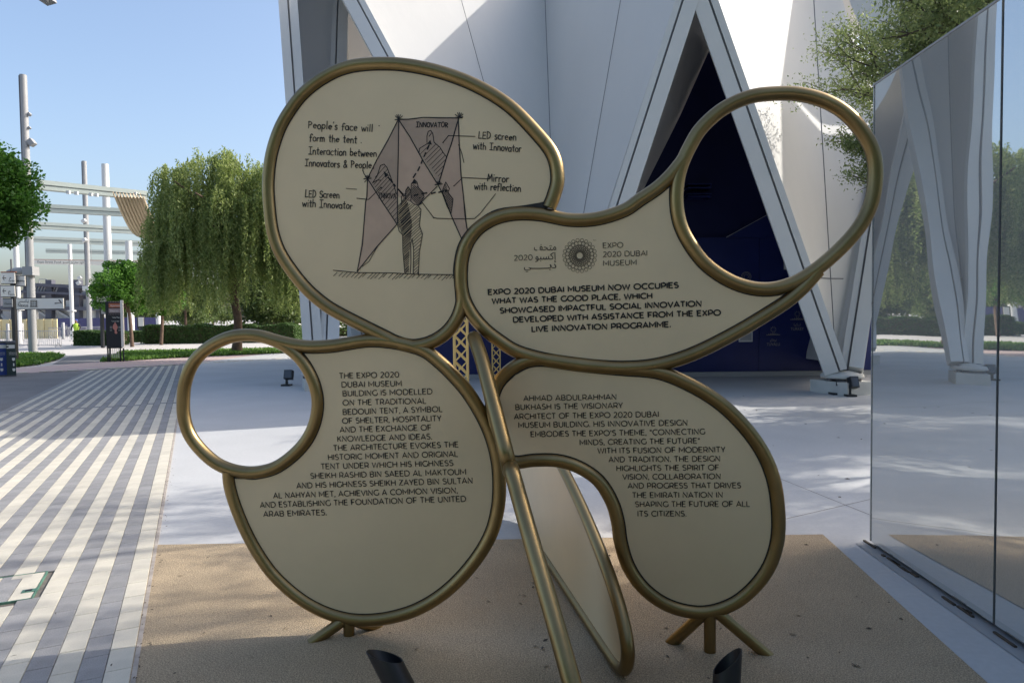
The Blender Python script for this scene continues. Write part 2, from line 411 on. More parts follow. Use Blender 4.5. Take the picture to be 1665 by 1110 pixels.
def rib(a, b_, inner, wd=.30, fl=.22):
    """steel rib from foot a to node b_, inner = side on which the skin lies"""
    z = (b_-a).normalized(); fr = (EYE-(a+b_)/2); fr.z = 0; fr = (fr-z*fr.dot(z)).normalized()
    x = z.cross(fr).normalized()
    if x.dot(inner) < 0: x = -x
    q = MB(); q.bar(a+x*wd*.0, b_, wd, .34, side=x); r = q.build('rib', 'rib', tent)
    MB().bar(a+x*(wd/2+.02)-fr*.03, b_+x*(wd/2+.02)-fr*.03, .014, .30, side=x).build('rib_groove', 'seam', r)
    MB().bar(a+x*(wd/2+.04+fl/2)-fr*.02, b_+x*(wd/2+.04+fl/2)-fr*.02, fl, .30, side=x).build('rib_flange', 'ribgrey' if False else 'rib', r)
    return r
for i, F in enumerate(feet):
    NL, NR, V = nodes[i], nodes[i+1], val[i]
    fl = F+NV((-.26, 0, 0)); frr = F+NV((.26, 0, 0)); fm = F+NV((.0, .35, .3))
    if i == 0: fl = F+NV((-.25, .1, 0)); frr = F+NV((.30, .1, 0))
    if i == 0: NR = N1b
    panelf(fm, NL+NV((.3, .1, 0)), V); panelf(fm, V, NR+NV((-.3, .1, 0)))
    for e_, n_, o_ in ((fl, NL, .3), (frr, NR, -.3)):
        q = MB(); q.quad(fm, n_+NV((o_, .1, 0)), n_+NV((0, .1, 0)), e_+NV((0, .1, 0))); q.build('tent_panel', 'fabric', tent)
    if i == 1:
        for a_ in (.30,): seam(tent, fm, (NR+NV((-.3, .1, 0))).lerp(V, a_), wd=.014)
        seam(tent, fm, (NL+NV((.3, .1, 0))).lerp(V, .45), wd=.014)
    rib(fl, NL, NV((1, 0, 0)), .27 if i else .2, .13 if i else .2); rib(frr, NR, NV((-1, 0, 0)), .27, .12)
    seam(tent, fm, V, wd=.03)
    # crease lines on the skin
    # collar plate near the foot
    k = .14; zk = fm.z+(V.z-fm.z)*k; c1 = fm.lerp(NL, (zk-fm.z)/(NL.z-fm.z)).lerp(fm.lerp(V, k), .45); c2 = fm.lerp(NR, (zk-fm.z)/(NR.z-fm.z)).lerp(fm.lerp(V, k), .45)
    seam(tent, c1, fm.lerp(V, k), wd=.025, off=.05); seam(tent, fm.lerp(V, k), c2, wd=.025, off=.05)
    # foot casting
    q = MB(); q.tube([F+NV((0, .05, -.17)), F+NV((0, .05, -.12)), F+NV((0, .05, -.05)), F+NV((0, .05, .02))], [.20, .42, .40, .15], 16); q.build('foot_plate', 'conc', tent)
    q = MB(); q.tube([F+NV((-.30, -.05, -.19)), F+NV((-.30, -.05, -.02))], .06, 10); q.tube([F+NV((.30, -.05, -.19)), F+NV((.30, -.05, -.02))], .06, 10)
    q.box(F+NV((0, -.18, -.12)), (.5, .10, .10)); q.build('foot_bracket', 'steeld', tent)
    ca, sa = math.cos(.35), math.sin(.35)
    MB().box((F.x, F.y+.05, .13), (.72, .98, .26), (NV((ca, sa, 0)), NV((-sa, ca, 0)), zz)).build('pedestal', 'conc', tent)
# triangles above the nodes
panelf(nodes[1], N1b, val[0])
for i in (1, 2, 3): panelf(nodes[i]+NV((0, .1, .1)), val[i-1], val[i])
# left side legs and back, roof
LS = [NV((-5.0, 22.5, .45)), NV((-4.6, 29, .45))]; LN = [nodes[0], NV((-6.2, 20.4, 9.2)), NV((-6.0, 26.5, 9.2)), NV((-5.6, 31, 9.2))]; LV = [NV((-5.6, 24, Tz)), NV((-5, 29.5, Tz))]
panelf(feet[0]+NV((-.2, .3, .2)), LN[0], val[0]); panelf(feet[0]+NV((-.1, .5, .2)), val[0], LN[1])
for i in range(2):
    panelf(LS[i], LN[i+1], LV[i]); panelf(LS[i], LV[i], LN[i+2])
    rib(LS[i], LN[i+1], NV((0, 1, 0))); rib(LS[i], LN[i+2], NV((0, -1, 0)))
    MB().box((LS[i].x, LS[i].y, .13), (.8, .9, .26)).build('pedestal', 'conc', tent)
panelf(LN[1], val[0], LV[0]); panelf(LN[2], LV[0], LV[1])
# soffit returns inside the openings, from rib to the navy wall
WY = 18.2
def wallp(px, py): return Dp(px, py, WY)
def strip(A_, B_):
    q = MB()
    for i in range(len(A_)-1): q.quad(A_[i], A_[i+1], B_[i+1], B_[i])
    return q
ra, rb = nodes[2]+NV((-.1, .2, .1)), feet[1]+NV((.36, .2, .1))
def wq(px, py): return wallp(px, py)-NV((0, .03, 0))
strip([ra+NV((.3, 0, .6)), ra, ra.lerp(rb, .22), ra.lerp(rb, .48), ra.lerp(rb, .8), rb], [wq(1230, -60), wq(1165, 55), wq(1105, 190), wq(1050, 300), wq(950, 500), wq(912, 600)]).build('soffit', 'soffit', tent)
ra, rb = nodes[2]+NV((.15, .2, .1)), feet[2]+NV((-.36, .2, .1))
strip([ra, ra.lerp(rb, .5), rb], [wq(1180, 20), wq(1275, 320), wq(1362, 600)]).build('soffit', 'soffit', tent)
q = MB(); q.quad(feet[2]+NV((.42, .05, .1)), nodes[3]+NV((-.12, .05, .1)), nodes[3]+NV((.4, 4, .5)), feet[2]+NV((1.0, 4.1, 0))); q.build('soffit', 'soffit', tent)
q = MB(); q.quad(nodes[1]+NV((.05, .1, .3)), nodes[1]+NV((.9, 3.6, .3)), feet[1]+NV((-.8, 3.1, 0)), feet[1]+NV((-.4, .1, .1))); q.build('soffit', 'soffit', tent)
q = MB(); q.quad(*val, NV((14, 34, Tz)), NV((-5, 34, Tz)), LV[1], LV[0]); q.prism([], (0, 0), (0, 0, 1)) if False else None; q.build('roof', 'fabric', tent)
# navy volume under the tent
x0 = Dp(700, 600, WY).x; x1 = 17.0
nv = thing('navy_wall', 'dark navy blue wall recessed under the white tent with faint pale prints', 'wall', (x0, WY, 0))
xe = [x0, Dp(860, 600, WY).x, Dp(1080, 600, WY).x, Dp(1234, 600, WY).x, Dp(1420, 600, WY).x, 13, x1]
zt = Dp(1180, 386, WY).z
for i in range(len(xe)-1):
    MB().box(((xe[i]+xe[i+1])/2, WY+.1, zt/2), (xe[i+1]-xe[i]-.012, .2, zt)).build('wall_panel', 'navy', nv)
for a_, c_, h_ in ((x0, -.7, 8.4), (-.7, 2.3, 6.9), (2.3, 6.9, 8.8), (6.9, x1, 5.6)): MB().box(((a_+c_)/2, WY+.32, h_/2), (c_-a_, .3, h_)).build('upper_wall', 'navy_shade', nv)
MB().box((x0+.1, WY+6.5, 4.2), (.3, 12, 8.4)).build('side_wall', 'navy_shade', nv); MB().box(((x0+7)/2, WY+3.9, 10.0), (7-x0, .3, 4.2)).build('inner_wall', 'navy_shade', nv); MB().box(((x0+x1)/2, WY+2.7, 8.0), (x1-x0, 2.2, .1)).build('ceiling', 'navy_shade', nv)
q = MB(); q.quad(wallp(1180, 386)+NV((0, .03, 0)), wallp(1255, 345)+NV((0, .03, 0)), wallp(1275, 386)+NV((0, .03, 0))); 
MB().prism([wallp(1180, 387), wallp(1255, 345), wallp(1262, 387)], (0, .05), (0, -1, 0)).build('wall_panel', 'navy', nv)
MB().bar(wallp(1180, 386)+NV((0, -.06, 0)), wallp(1256, 344.5)+NV((0, -.06, 0)), .014).build('edge_trim', 'steel', nv)
for yy in (302, 308, 318, 322): MB().bar(wallp(1115, yy), wallp(1153, yy), .03, .5).build('vent_slat', 'navy', nv)
MB().box(wallp(1276, 431)+NV((0, -.03, 0)), (.05, .06, .24)).build('door_handle', 'white', nv)
MB().box(wallp(1212, 547)+NV((0, -.02, 0)), (.36, .03, .28)).build('notice_board', 'white', nv)
MB().box(wallp(1212, 547)+NV((0, -.038, 0)), (.30, .006, .20)).build('notice_sheet', 'steel', nv)
MB().box(((x0+x1)/2, WY-.06, .06), (x1-x0, .10, .12)).build('skirting', 'steel', nv)

# ------------------------------------------------------------------ text helpers
def textmesh(body, offset=0.0, spacing=1.0, shear=0.0):
    c = bpy.data.curves.new('txt', 'FONT'); c.body = body; c.offset = offset; c.space_character = spacing; c.shear = shear; c.resolution_u = 3
    o = bpy.data.objects.new('txt', c); COL.objects.link(o); bpy.context.view_layer.update()
    dg = bpy.context.evaluated_depsgraph_get(); me = bpy.data.meshes.new_from_object(o.evaluated_get(dg))
    vs = np.array([v.co[:] for v in me.vertices]) if len(me.vertices) else np.zeros((0, 3)); fs = [tuple(p.vertices) for p in me.polygons]
    bpy.data.objects.remove(o); bpy.data.curves.remove(c); bpy.data.meshes.remove(me)
    return vs, fs
def puttext(mb, body, P0, P1, cap, n, offset=0.0, lift=0.0, fit=True, bold=False):
    vs, fs = textmesh(body, offset)
    if not len(vs): return
    e1 = (P1-P0); Wd = e1.length; e1.normalize(); e2 = n.cross(e1).normalized()
    if e2.z < 0: e2 = -e2
    mn, mx = vs[:, 0].min(), vs[:, 0].max(); kx = Wd/(mx-mn) if fit else cap/.70; ky = cap/.70
    for ox, oy, oz in (((-.022, 0, 0), (.022, 0, .0001), (0, .016, .0002), (0, -.016, .0003)) if bold else ((0, 0, 0),)):
        mb.add([P0+e1*((v[0]-mn+ox)*kx)+e2*((v[1]+oy)*ky)+n*(lift+oz) for v in vs], fs)

# prints on the navy wall
nf = NV((0, -1, 0))
def wallprint(cx, cy, lat, ara, sc=1.0, m='goldprint'):
    q = MB(); pm_ = 1110/WY; c = wallp(cx, cy)+NV((0, -.015, 0))
    if lat: puttext(q, lat, c+NV((-.19*sc, 0, -.30*sc)), c+NV((.19*sc, 0, -.30*sc)), .085*sc, nf)
    if ara: puttext(q, ara, c+NV((-.10*sc, 0, -.17*sc)), c+NV((.10*sc, 0, -.17*sc)), .075*sc, nf)
    for k in range(7):  # leafy oval ring of strokes
        x = (k-3)*.055*sc
        for d in (-1, 1): q.bar(c+NV((x-.02*sc, 0, .0)), c+NV((x+.03*sc*d, 0, .075*sc*(1-abs(k-3)*.2))), .012*sc, .004)
    q.bar(c+NV((-.2*sc, 0, .01)), c+NV((.2*sc, 0, .01)), .016*sc, .004)
    for k in range(10):
        a = 2*math.pi*k/10; p = c+NV((math.cos(a)*.05*sc, 0, .17*sc+math.sin(a)*.05*sc)); p2 = c+NV((math.cos(a)*.09*sc, 0, .17*sc+math.sin(a)*.09*sc)); q.bar(p, p2, .012*sc, .004)
    q.build('wall_print', m, nv)
wallprint(1257, 545, 'TUVALU', '\ufeee\ufedf\ufe8e\ufed3\ufeee\ufe97', .92)
wallprint(1296, 520, 'TURKEY', '\ufe8e\ufbff\ufedb\ufeae\ufe97', .92)
q = MB(); c = wallp(1213, 450)+NV((0, -.015, 0))
for r in (.06, .1, .13): q.tube([c+NV((math.cos(a*.3)*r, 0, math.sin(a*.3)*r)) for a in range(21)], .006, 4, True)
q.build('wall_print', 'goldprint', nv)

# gold lattice columns
def lattice(px, pw, Y, label):
    c = Dp(px, 600, Y); W = pw/1110*Y; o = thing('lattice_column', label, 'column', (c.x, Y, 0), 'gold lattice columns in front of the navy wall'); h = 2.3
    for dx in (-1, 1):
        for dy in (-1, 1): MB().box((c.x+dx*W*.44, Y+dy*W*.44, h/2), (W*.12, W*.12, h)).build('corner_post', 'gold', o)
    q = MB(); n = int(h/(W*.85)); s = h/n
    for k in range(n):
        for dy in (-1, 1):
            q.bar((c.x-W*.42, Y+dy*W*.43, k*s), (c.x+W*.42, Y+dy*W*.43, (k+1)*s), W*.09, .02); q.bar((c.x+W*.42, Y+dy*W*.45, k*s), (c.x-W*.42, Y+dy*W*.45, (k+1)*s), W*.09, .02)
            q.bar((c.x+dy*W*.43, Y-W*.42, k*s), (c.x+dy*W*.43, Y+W*.42, (k+1)*s), W*.09, .02)
        q.box((c.x, Y-W*.46, (k+.5)*s), (W*.3, .02, W*.08))
    g = q.build('lattice', 'gold', o); g['kind'] = 'stuff'
    MB().box((c.x, Y, h+.03), (W*1.2, W*1.2, .06)).build('cap', 'gold', o); MB().box((c.x, Y, .02), (W*1.3, W*1.3, .04)).build('base_plate', 'gold', o)
lattice(750, 24, 13.6, 'wide gold lattice column left of the bright bronze fin tube')
lattice(807, 14.5, 17.4, 'narrow gold lattice column right of the bright bronze fin tube')

# ================================================================== MIRROR WALL
W0 = G(1416, 885); wd_ = NV((-(-.0345), 1, 0)).normalized(); wn = NV((-wd_.y, wd_.x, 0)).normalized()  # normal towards the sign
WH = Dp(1419, 140, W0.y).z
mw = thing('mirror_wall', 'tall mirror clad free standing wall right of the bronze sign', 'wall', (W0.x, W0.y, 0))
def along(s, z=0, o=0): return NV((W0.x, W0.y, z))-wd_*s+wn*o
# joint positions from the photo
def s_at(px, py):
    P = hit(px, py, NV((W0.x, W0.y, 0)), wn); return -(P-NV((W0.x, W0.y, 0))).dot(wd_)
j1 = s_at(1421.5, 500); j2 = s_at(1627, 500)
MB().box(along(3.2, WH/2-.02, -.10), (.16, 6.36, WH-.06), (wn, wd_, zz)).build('core', 'steeld', mw)
ed = [0.0, j1, j2, j2+(j2-j1), j2+2*(j2-j1), j2+3*(j2-j1)]
for a, c in zip(ed[:-1], ed[1:]):
    g = .010; L = c-a-(2*g if a > 0 else g)
    MB().box(along((a+c)/2+(g/2 if a == 0 else 0)*-1, WH/2+.015, 0), (.02, L, WH-.03), (wn, wd_, zz)).build('mirror_panel', 'mirror', mw)
MB().box(along(0.012, WH/2+.01, -.10), (.18, .02, WH-.02), (wn, wd_, zz)).build('end_panel', 'mirror', mw)
MB().box(along(3.2, WH+.005, -.085), (.20, 6.4, .012), (wn, wd_, zz)).build('top_cap', 'steel', mw)
b = MB(); b.quad(along(-.02, .004, .10), along(6.5, .004, .10), along(6.5, .004, -.2), along(-.02, .004, -.2)); b.build('base_flashing', 'steel', mw)
q = MB()
for k in range(26):
    s_ = random.uniform(0, 3.4); q.box(along(s_, .008, random.uniform(.015, .04)), (random.uniform(.006, .02), random.uniform(.03, .16), .010), (wn, wd_, zz))
o = q.build('dirt_line', 'dirt', mw); o['kind'] = 'stuff'

# ================================================================== THE SIGN
GL = G(567, 1033); GR = G(1155, 1060)
su = (GR-GL); su.z = 0; su.normalize(); sn = NV((su.y, -su.x, 0))
if sn.y > 0: sn = -sn
def S(px, py, off=0.0): return hit(px, py, GL+sn*off, sn)
TR = .0335
sign = thing('bronze_sign', 'large sculptural bronze tube sign with cream text boards on the sand coloured pad', 'sign', tuple(GL))
A = [(893, 338), (901, 318), (907, 290), (899.7, 253), (873.7, 218), (827.6, 172), (773, 139), (715, 117.5), (657.6, 106), (607, 104.5), (564, 110.5), (526.6, 127.5), (495, 152), (472, 181), (454.6, 212.5), (442, 253), (437, 297), (439, 338), (444, 375.7), (455, 408.5), (475.5, 441), (501, 471.6), (531, 497), (561, 514.5), (591.6, 530), (622, 545), (647, 557), (672, 562.5), (700, 557), (725, 542), (743, 519.5), (752, 494), (752, 478)]
A_close = [(750, 455), (749, 436), (755, 405), (768, 383), (787, 366), (812, 352), (849.5, 347), (880, 342)]
B = [(1113.6, 256), (1105, 268), (1088, 288), (1067, 307), (1040, 325), (1016.6, 341), (982, 353), (953, 357.5), (924, 357), (900, 352.5), (878, 348.5), (849.5, 347), (822, 350), (797.6, 358.5), (774.6, 374.8), (757.5, 400.7), (750, 435), (752, 475.6), (765, 507), (786, 533), (812, 554), (841, 571.6), (884, 584), (927, 591), (970.5, 596), (1013.8, 598), (1057, 595), (1100, 585), (1143.5, 568), (1200, 539), (1247, 511), (1279.7, 489.7), (1305, 468), (1330, 440)]
C = [(1124, 234), (1143, 205.6), (1177, 176.5), (1218, 158), (1259, 152.5), (1300, 153.5), (1341, 164.5), (1375.5, 185), (1403, 216), (1419, 247), (1423.5, 284), (1418, 325), (1403, 360), (1379, 391), (1348, 421), (1317, 445), (1285, 462), (1250, 470), (1213, 466), (1177, 451), (1142.7, 424.7), (1116, 387), (1103, 353), (1100, 312), (1107, 272)]
D = [(831, 600), (856, 587), (884, 584), (927, 590), (970, 595), (1014, 599), (1068, 604), (1116, 622), (1164, 650), (1202, 684), (1236, 728), (1257, 776), (1265, 828), (1264, 876), (1251, 918), (1227, 952), (1194, 979), (1154, 993), (1116, 992), (1078, 979), (1044, 953), (1021, 919), (1009, 881), (1004, 847), (994, 814), (973, 781), (941, 759), (906, 748.5), (868, 748), (838, 751), (818, 740), (806, 716), (800, 680), (800, 650), (810, 622)]
E_ = [(440, 551), (462, 557), (485, 561.6), (510, 563.5), (542.5, 561.6), (571, 557), (602, 553), (634.5, 555), (664.8, 561), (692, 570.5), (715, 588), (737, 609), (758, 633), (776, 660), (791, 688), (803, 719), (810.5, 754), (812.5, 790), (810, 825), (800, 864), (779, 902), (748, 940), (713, 970), (675, 991), (634, 1003), (596, 1007), (562, 1004), (524, 992), (486, 970), (448, 936), (420, 898), (398, 857), (382, 816.7), (374, 788), (372, 766)]
Fr = [(298, 654), (301.5, 621), (315, 589), (339, 565), (371, 549), (403.7, 544.5), (434, 549), (462, 561), (487, 581), (505, 608), (515, 636), (517, 662), (511, 691), (497, 718), (474, 742), (446.6, 760), (416, 767.5), (386, 765.5), (356, 755), (330.6, 735), (310, 709), (300, 681.5)]
def frame(pts, closed, dz=0.0, name='frame_tube'):
    P = smooth([S(x, y, dz) for x, y in pts], closed, 5)
    return MB().tube(P, TR, 16, closed).build(name, 'bronze', sign)
frame(A, False); frame(B, False, .001); frame(C, True, 0, 'frame_ring'); frame(D, True, -.001); frame(E_, False, .001); frame(Fr, True, 0, 'frame_ring')
ringC = [(1317, 445), (1285, 462), (1250, 470), (1213, 466), (1177, 451), (1142.7, 424.7), (1116, 387), (1103, 353), (1100, 312), (1106, 276)]
ringF = [(400, 766.5), (416, 767.5), (446.6, 760), (474, 742), (497, 718), (511, 691), (517, 662), (515, 636), (505, 608), (487, 581), (462, 561)]
boards = {}
def inside(pt, poly):
    x, y = pt; r = False
    for i in range(len(poly)):
        x1_, y1_ = poly[i]; x2_, y2_ = poly[i-1]
        if (y1_ > y) != (y2_ > y) and x < (x2_-x1_)*(y-y1_)/(y2_-y1_)+x1_: r = not r
    return r
def board(key, segs, label):
    P = []
    for sg in segs: P += smooth([S(x, y) for x, y in sg], False, 4)
    Q = [P[0]]
    for p in P[1:]:
        if (p-Q[-1]).length > .004: Q.append(p)
    if (Q[0]-Q[-1]).length < .004: Q.pop()
    o = MB().prism(Q, (-.010, .008), sn).build('board', 'board', sign); o['label'] = label; boards[key] = o
    # dark gasket just inside the tube
    uv = [((p-GL).dot(su), p.z) for p in Q]; n = len(uv); ar = sum(uv[i][0]*uv[(i+1) % n][1]-uv[(i+1) % n][0]*uv[i][1] for i in range(n)); sg = 1 if ar > 0 else -1
    g = MB(); lo = []; hi = []
    for i in range(n):
        d = Q[(i+1) % n]-Q[i-1]; d.normalize(); nn = (sn.cross(d) if sg > 0 else d.cross(sn)).normalized()
        if sg > 0 and (NV((0, 0, 1)).cross(NV((0, 0, 1)))).length: pass
        # inward test in uv
        du, dv = d.dot(su), d.z; inn = (-dv*sg, du*sg); nn = su*inn[0]+zz*inn[1]
        lo.append(Q[i]+sn*.010); hi.append(Q[i]+nn*(TR+.0032)+sn*.010)
    ok = [inside(((h_-GL).dot(su), h_.z), uv) for h_ in hi]
    g.add(lo+hi, [(i, (i+1) % n, (i+1) % n+n, i+n) for i in range(n) if ok[i] and ok[(i+1) % n] and (hi[i]-hi[(i+1) % n]).length < .09]); g.build('gasket', 'ink', o, fix=False)
    return o
board('A', [A, A_close], 'egg shaped cream board with handwritten notes and tent sketch')
board('B', [B[:-1], ringC], 'pointed cream board with the round logo and bold text')
board('D', [D+[D[0]]], 'kidney shaped cream board with the architect text')
board('E', [E_, ringF], 'round cream board with the long building text')

LIFT = .0105
# wide geometric capitals drawn as strokes (unit: capital height 1)
def ga(cx, cy, rx, ry, a0, a1, n=12): return [(cx+rx*math.cos(R_(a0+(a1-a0)*i/n)), cy+ry*math.sin(R_(a0+(a1-a0)*i/n))) for i in range(n+1)]
GF = {
 'A': (.80, [[(0, 0), (.40, 1), (.80, 0)], [(.14, .30), (.66, .30)]]), 'B': (.62, [[(0, 0), (0, 1), (.34, 1)]+ga(.34, .76, .24, .24, 90, -90)+[(0, .52)], [(.34, .52)]+ga(.36, .26, .26, .26, 90, -90)+[(0, 0)]]),
 'C': (.78, [ga(.5, .5, .48, .5, 48, 312, 18)]), 'D': (.78, [[(0, 0), (0, 1), (.30, 1)]+ga(.30, .5, .48, .5, 90, -90, 14)+[(0, 0)]]),
 'E': (.55, [[(.55, 1), (0, 1), (0, 0), (.56, 0)], [(0, .52), (.48, .52)]]), 'F': (.54, [[(.54, 1), (0, 1), (0, 0)], [(0, .48), (.47, .48)]]),
 'G': (.82, [ga(.5, .5, .48, .5, 48, 318, 18)+[(.86, .14), (.86, .48)]]), 'H': (.68, [[(0, 0), (0, 1)], [(.68, 0), (.68, 1)], [(0, .52), (.68, .52)]]),
 'I': (.0, [[(0, 0), (0, 1)]]), 'J': (.4, [[(.4, 1), (.4, .25)]+ga(.2, .22, .2, .22, 0, -150)]), 'K': (.62, [[(0, 0), (0, 1)], [(.58, 1), (0, .36)], [(.22, .60), (.62, 0)]]),
 'L': (.5, [[(0, 1), (0, 0), (.5, 0)]]), 'M': (.84, [[(0, 0), (0, 1), (.42, .30), (.84, 1), (.84, 0)]]), 'N': (.70, [[(0, 0), (0, 1), (.70, 0), (.70, 1)]]),
 'O': (.98, [ga(.49, .5, .49, .5, 90, 450, 26)]), 'P': (.60, [[(0, 0), (0, 1), (.30, 1)]+ga(.30, .69, .30, .31, 90, -90)+[(0, .38)]]),
 'Q': (.98, [ga(.49, .5, .49, .5, 90, 450, 26), [(.55, .1), (.9, -.1)]]), 'R': (.62, [[(0, 0), (0, 1), (.30, 1)]+ga(.30, .69, .30, .31, 90, -90)+[(0, .38)], [(.36, .38), (.62, 0)]]),
 'S': (.58, [ga(.29, .74, .27, .26, 35, 180, 8)+[(.06, .62), (.29, .52)]+ga(.29, .26, .29, .26, 60, -145, 10)]), 'T': (.66, [[(0, 1), (.66, 1)], [(.33, 1), (.33, 0)]]),
 'U': (.66, [[(0, 1), (0, .36)]+ga(.33, .33, .33, .33, 180, 360, 12)+[(.66, 1)]]), 'V': (.76, [[(0, 1), (.38, 0), (.76, 1)]]), 'W': (1.12, [[(0, 1), (.29, 0), (.56, .95), (.83, 0), (1.12, 1)]]),
 'X': (.66, [[(0, 0), (.64, 1)], [(.66, 0), (.02, 1)]]), 'Y': (.66, [[(0, 1), (.33, .4), (.66, 1)], [(.33, .4), (.33, 0)]]), 'Z': (.60, [[(0, 1), (.58, 1), (0, 0), (.60, 0)]]),
 '0': (.68, [ga(.34, .5, .34, .5, 90, 450, 22)]), '2': (.56, [ga(.27, .72, .26, .28, 150, -20, 9)+[(.42, .48), (0, 0), (.56, 0)]]),
 '.': (.04, [[(-.04, .02), (.09, .02)], [(-.04, .045), (.09, .045)]]), ',': (.06, [[(-.02, .03), (.10, .03)], [(.05, .05), (-.03, -.17)]]), "'": (.02, [[(0, 1), (0, .68)]]), '"': (.18, [[(0, 1), (0, .68)], [(.18, 1), (.18, .68)]]), ' ': (.16, [])}
def geotext(mb, body, P0, P1, cap, n, wt, lift=0.0):
    rb_ = {'A': -.06, 'V': -.06, 'W': -.05, 'Y': -.06, 'T': -.05, 'O': -.035, 'Q': -.035, 'C': -.035, 'G': -.03, 'X': -.04, 'Z': -.03, 'S': -.03, ',': -.03, '.': -.02, '0': -.03, '2': -.03}
    rr_ = {'L': -.06, 'D': -.03, 'P': -.05, 'F': -.05, 'K': -.04, 'R': -.03, 'E': -.02}
    adv = lambda c: GF[c][0]+.29+rb_.get(c, 0)*2+rr_.get(c, 0)
    tot = sum(adv(c) for c in body)-.29
    e1 = P1-P0; Wd = e1.length; e1.normalize(); e2 = n.cross(e1).normalized()
    if e2.z < 0: e2 = -e2
    kx = Wd/(tot+wt); x = wt/2; hy = wt*cap/2; ky = cap-2*hy
    for c in body:
        wch, st = GF[c]; lb = rb_.get(c, 0)
        for pl in st:
            P = [((x+lb+px_)*kx, hy+py_*ky) for px_, py_ in pl]; k = len(P); vs = []
            for i in range(k):
                a, b_ = P[max(i-1, 0)], P[min(i+1, k-1)]
                d = (b_[0]-a[0], b_[1]-a[1]); L = math.hypot(*d) or 1; nx, ny = -d[1]/L, d[0]/L; m_ = 1.0
                if 0 < i < k-1:
                    d1 = (P[i][0]-a[0], P[i][1]-a[1]); L1 = math.hypot(*d1) or 1; m_ = 1/max(.55, abs(nx*-d1[1]/L1+ny*d1[0]/L1))
                vs += [(P[i][0]-nx*hy*m_, P[i][1]-ny*hy*m_), (P[i][0]+nx*hy*m_, P[i][1]+ny*hy*m_)]
            mb.add([P0+e1*v[0]+e2*v[1]+n*lift for v in vs], [(2*i, 2*i+1, 2*i+3, 2*i+2) for i in range(k-1)])
        x += adv(c)
def lines(key, org, sc, rows, cap, off, name='lettering'):
    for body, a, c in rows:
        q = MB(); P0 = S(org[0]+a[0]/sc, org[1]+a[1]/sc, LIFT); P1 = S(org[0]+c[0]/sc, org[1]+c[1]/sc, LIFT)
        h = (S(org[0]+a[0]/sc, org[1]+a[1]/sc-cap, LIFT)-P0).length
        if all(c in GF for c in body): geotext(q, body, P0, P1, h, sn, .215 if off > .01 else (.115 if off < 0 else .14))
        else: puttext(q, body, P0, P1, h, sn, 0)
        q.build(name, 'ink', boards[key], fix=False)
lines('E', (360, 560), 3.469, [
 ('THE EXPO 2020', (665, 193), (1002, 186)), ('DUBAI MUSEUM', (678, 243), (1017, 236)), ('BUILDING IS MODELLED', (684, 293), (1190, 281)),
 ('ON THE TRADITIONAL', (685, 345), (1155, 334)), ('BEDOUIN TENT, A SYMBOL', (685, 397), (1246, 380)), ('OF SHELTER, HOSPITALITY', (682, 447), (1240, 432)),
 ('AND THE EXCHANGE OF', (669, 497), (1184, 484)), ('KNOWLEDGE AND IDEAS.', (654, 549), (1188, 535)), ('THE ARCHITECTURE EVOKES THE', (632, 600), (1338, 580)),
 ('HISTORIC MOMENT AND ORIGINAL', (602, 652), (1334, 633)), ('TENT UNDER WHICH HIS HIGHNESS', (562, 704), (1308, 684)), ('SHEIKH RASHID BIN SAEED AL MAKTOUM', (503, 757), (1380, 734)),
 ('AND HIS HIGHNESS SHEIKH ZAYED BIN SULTAN', (425, 812), (1418, 783)), ('AL NAHYAN MET, ACHIEVING A COMMON VISION,', (294, 868), (1333, 838)),
 ('AND ESTABLISHING THE FOUNDATION OF THE UNITED', (219, 921), (1380, 886)), ('ARAB EMIRATES.', (238, 972), (594, 962))], 9.8, .003)
lines('D', (820, 580), 2.094, [
 ('AHMAD ABDULRAHMAN', (66, 151), (382, 146)), ('BUKHASH IS THE VISIONARY', (38, 181), (403, 175)), ('ARCHITECT OF THE EXPO 2020 DUBAI', (34, 213), (526, 205)),
 ('MUSEUM BUILDING. HIS INNOVATIVE DESIGN', (48, 242), (624, 234)), ('EMBODIES THE EXPO\'S THEME, "CONNECTING', (90, 273), (683, 264)),
 ('MINDS, CREATING THE FUTURE"', (257, 301), (666, 295)), ('WITH ITS FUSION OF MODERNITY', (318, 329), (752, 325)), ('AND TRADITION. THE DESIGN', (356, 359), (735, 356)),
 ('HIGHLIGHTS THE SPIRIT OF', (382, 389), (731, 386)), ('VISION, COLLABORATION', (403, 418), (737, 416)), ('AND PROGRESS THAT DRIVES', (421, 448), (806, 447)),
 ('THE EMIRATI NATION IN', (436, 480), (744, 479)), ('SHAPING THE FUTURE OF ALL', (446, 511), (836, 510)), ('ITS CITIZENS.', (454, 543), (620, 543))], 9.6, .003)
lines('B', (740, 320), 3.47, [
 ('EXPO 2020 DUBAI MUSEUM NOW OCCUPIES', (185, 556), (1262, 516)), ('WHAT WAS THE GOOD PLACE, WHICH', (207, 606), (1114, 576)),
 ('SHOWCASED IMPACTFUL SOCIAL INNOVATION', (252, 660), (1392, 620)), ('DEVELOPED WITH ASSISTANCE FROM THE EXPO', (326, 711), (1500, 671)),
 ('LIVE INNOVATION PROGRAMME.', (431, 764), (1218, 737))], 10.4, .022, 'bold_lettering')
lines('B', (740, 320), 3.47, [('EXPO', (834, 291), (948, 287)), ('2020 DUBAI', (835, 341), (1084, 333)), ('MUSEUM', (836, 391), (1024, 385)), ('2020', (333, 361), (437, 357)), ('TM', (778, 250), (795, 249))][:4], 9.2, -.003, 'logo_lettering')
lines('B', (740, 320), 3.47, [('TM', (778, 250), (795, 249))], 2.2, -.005, 'trademark')
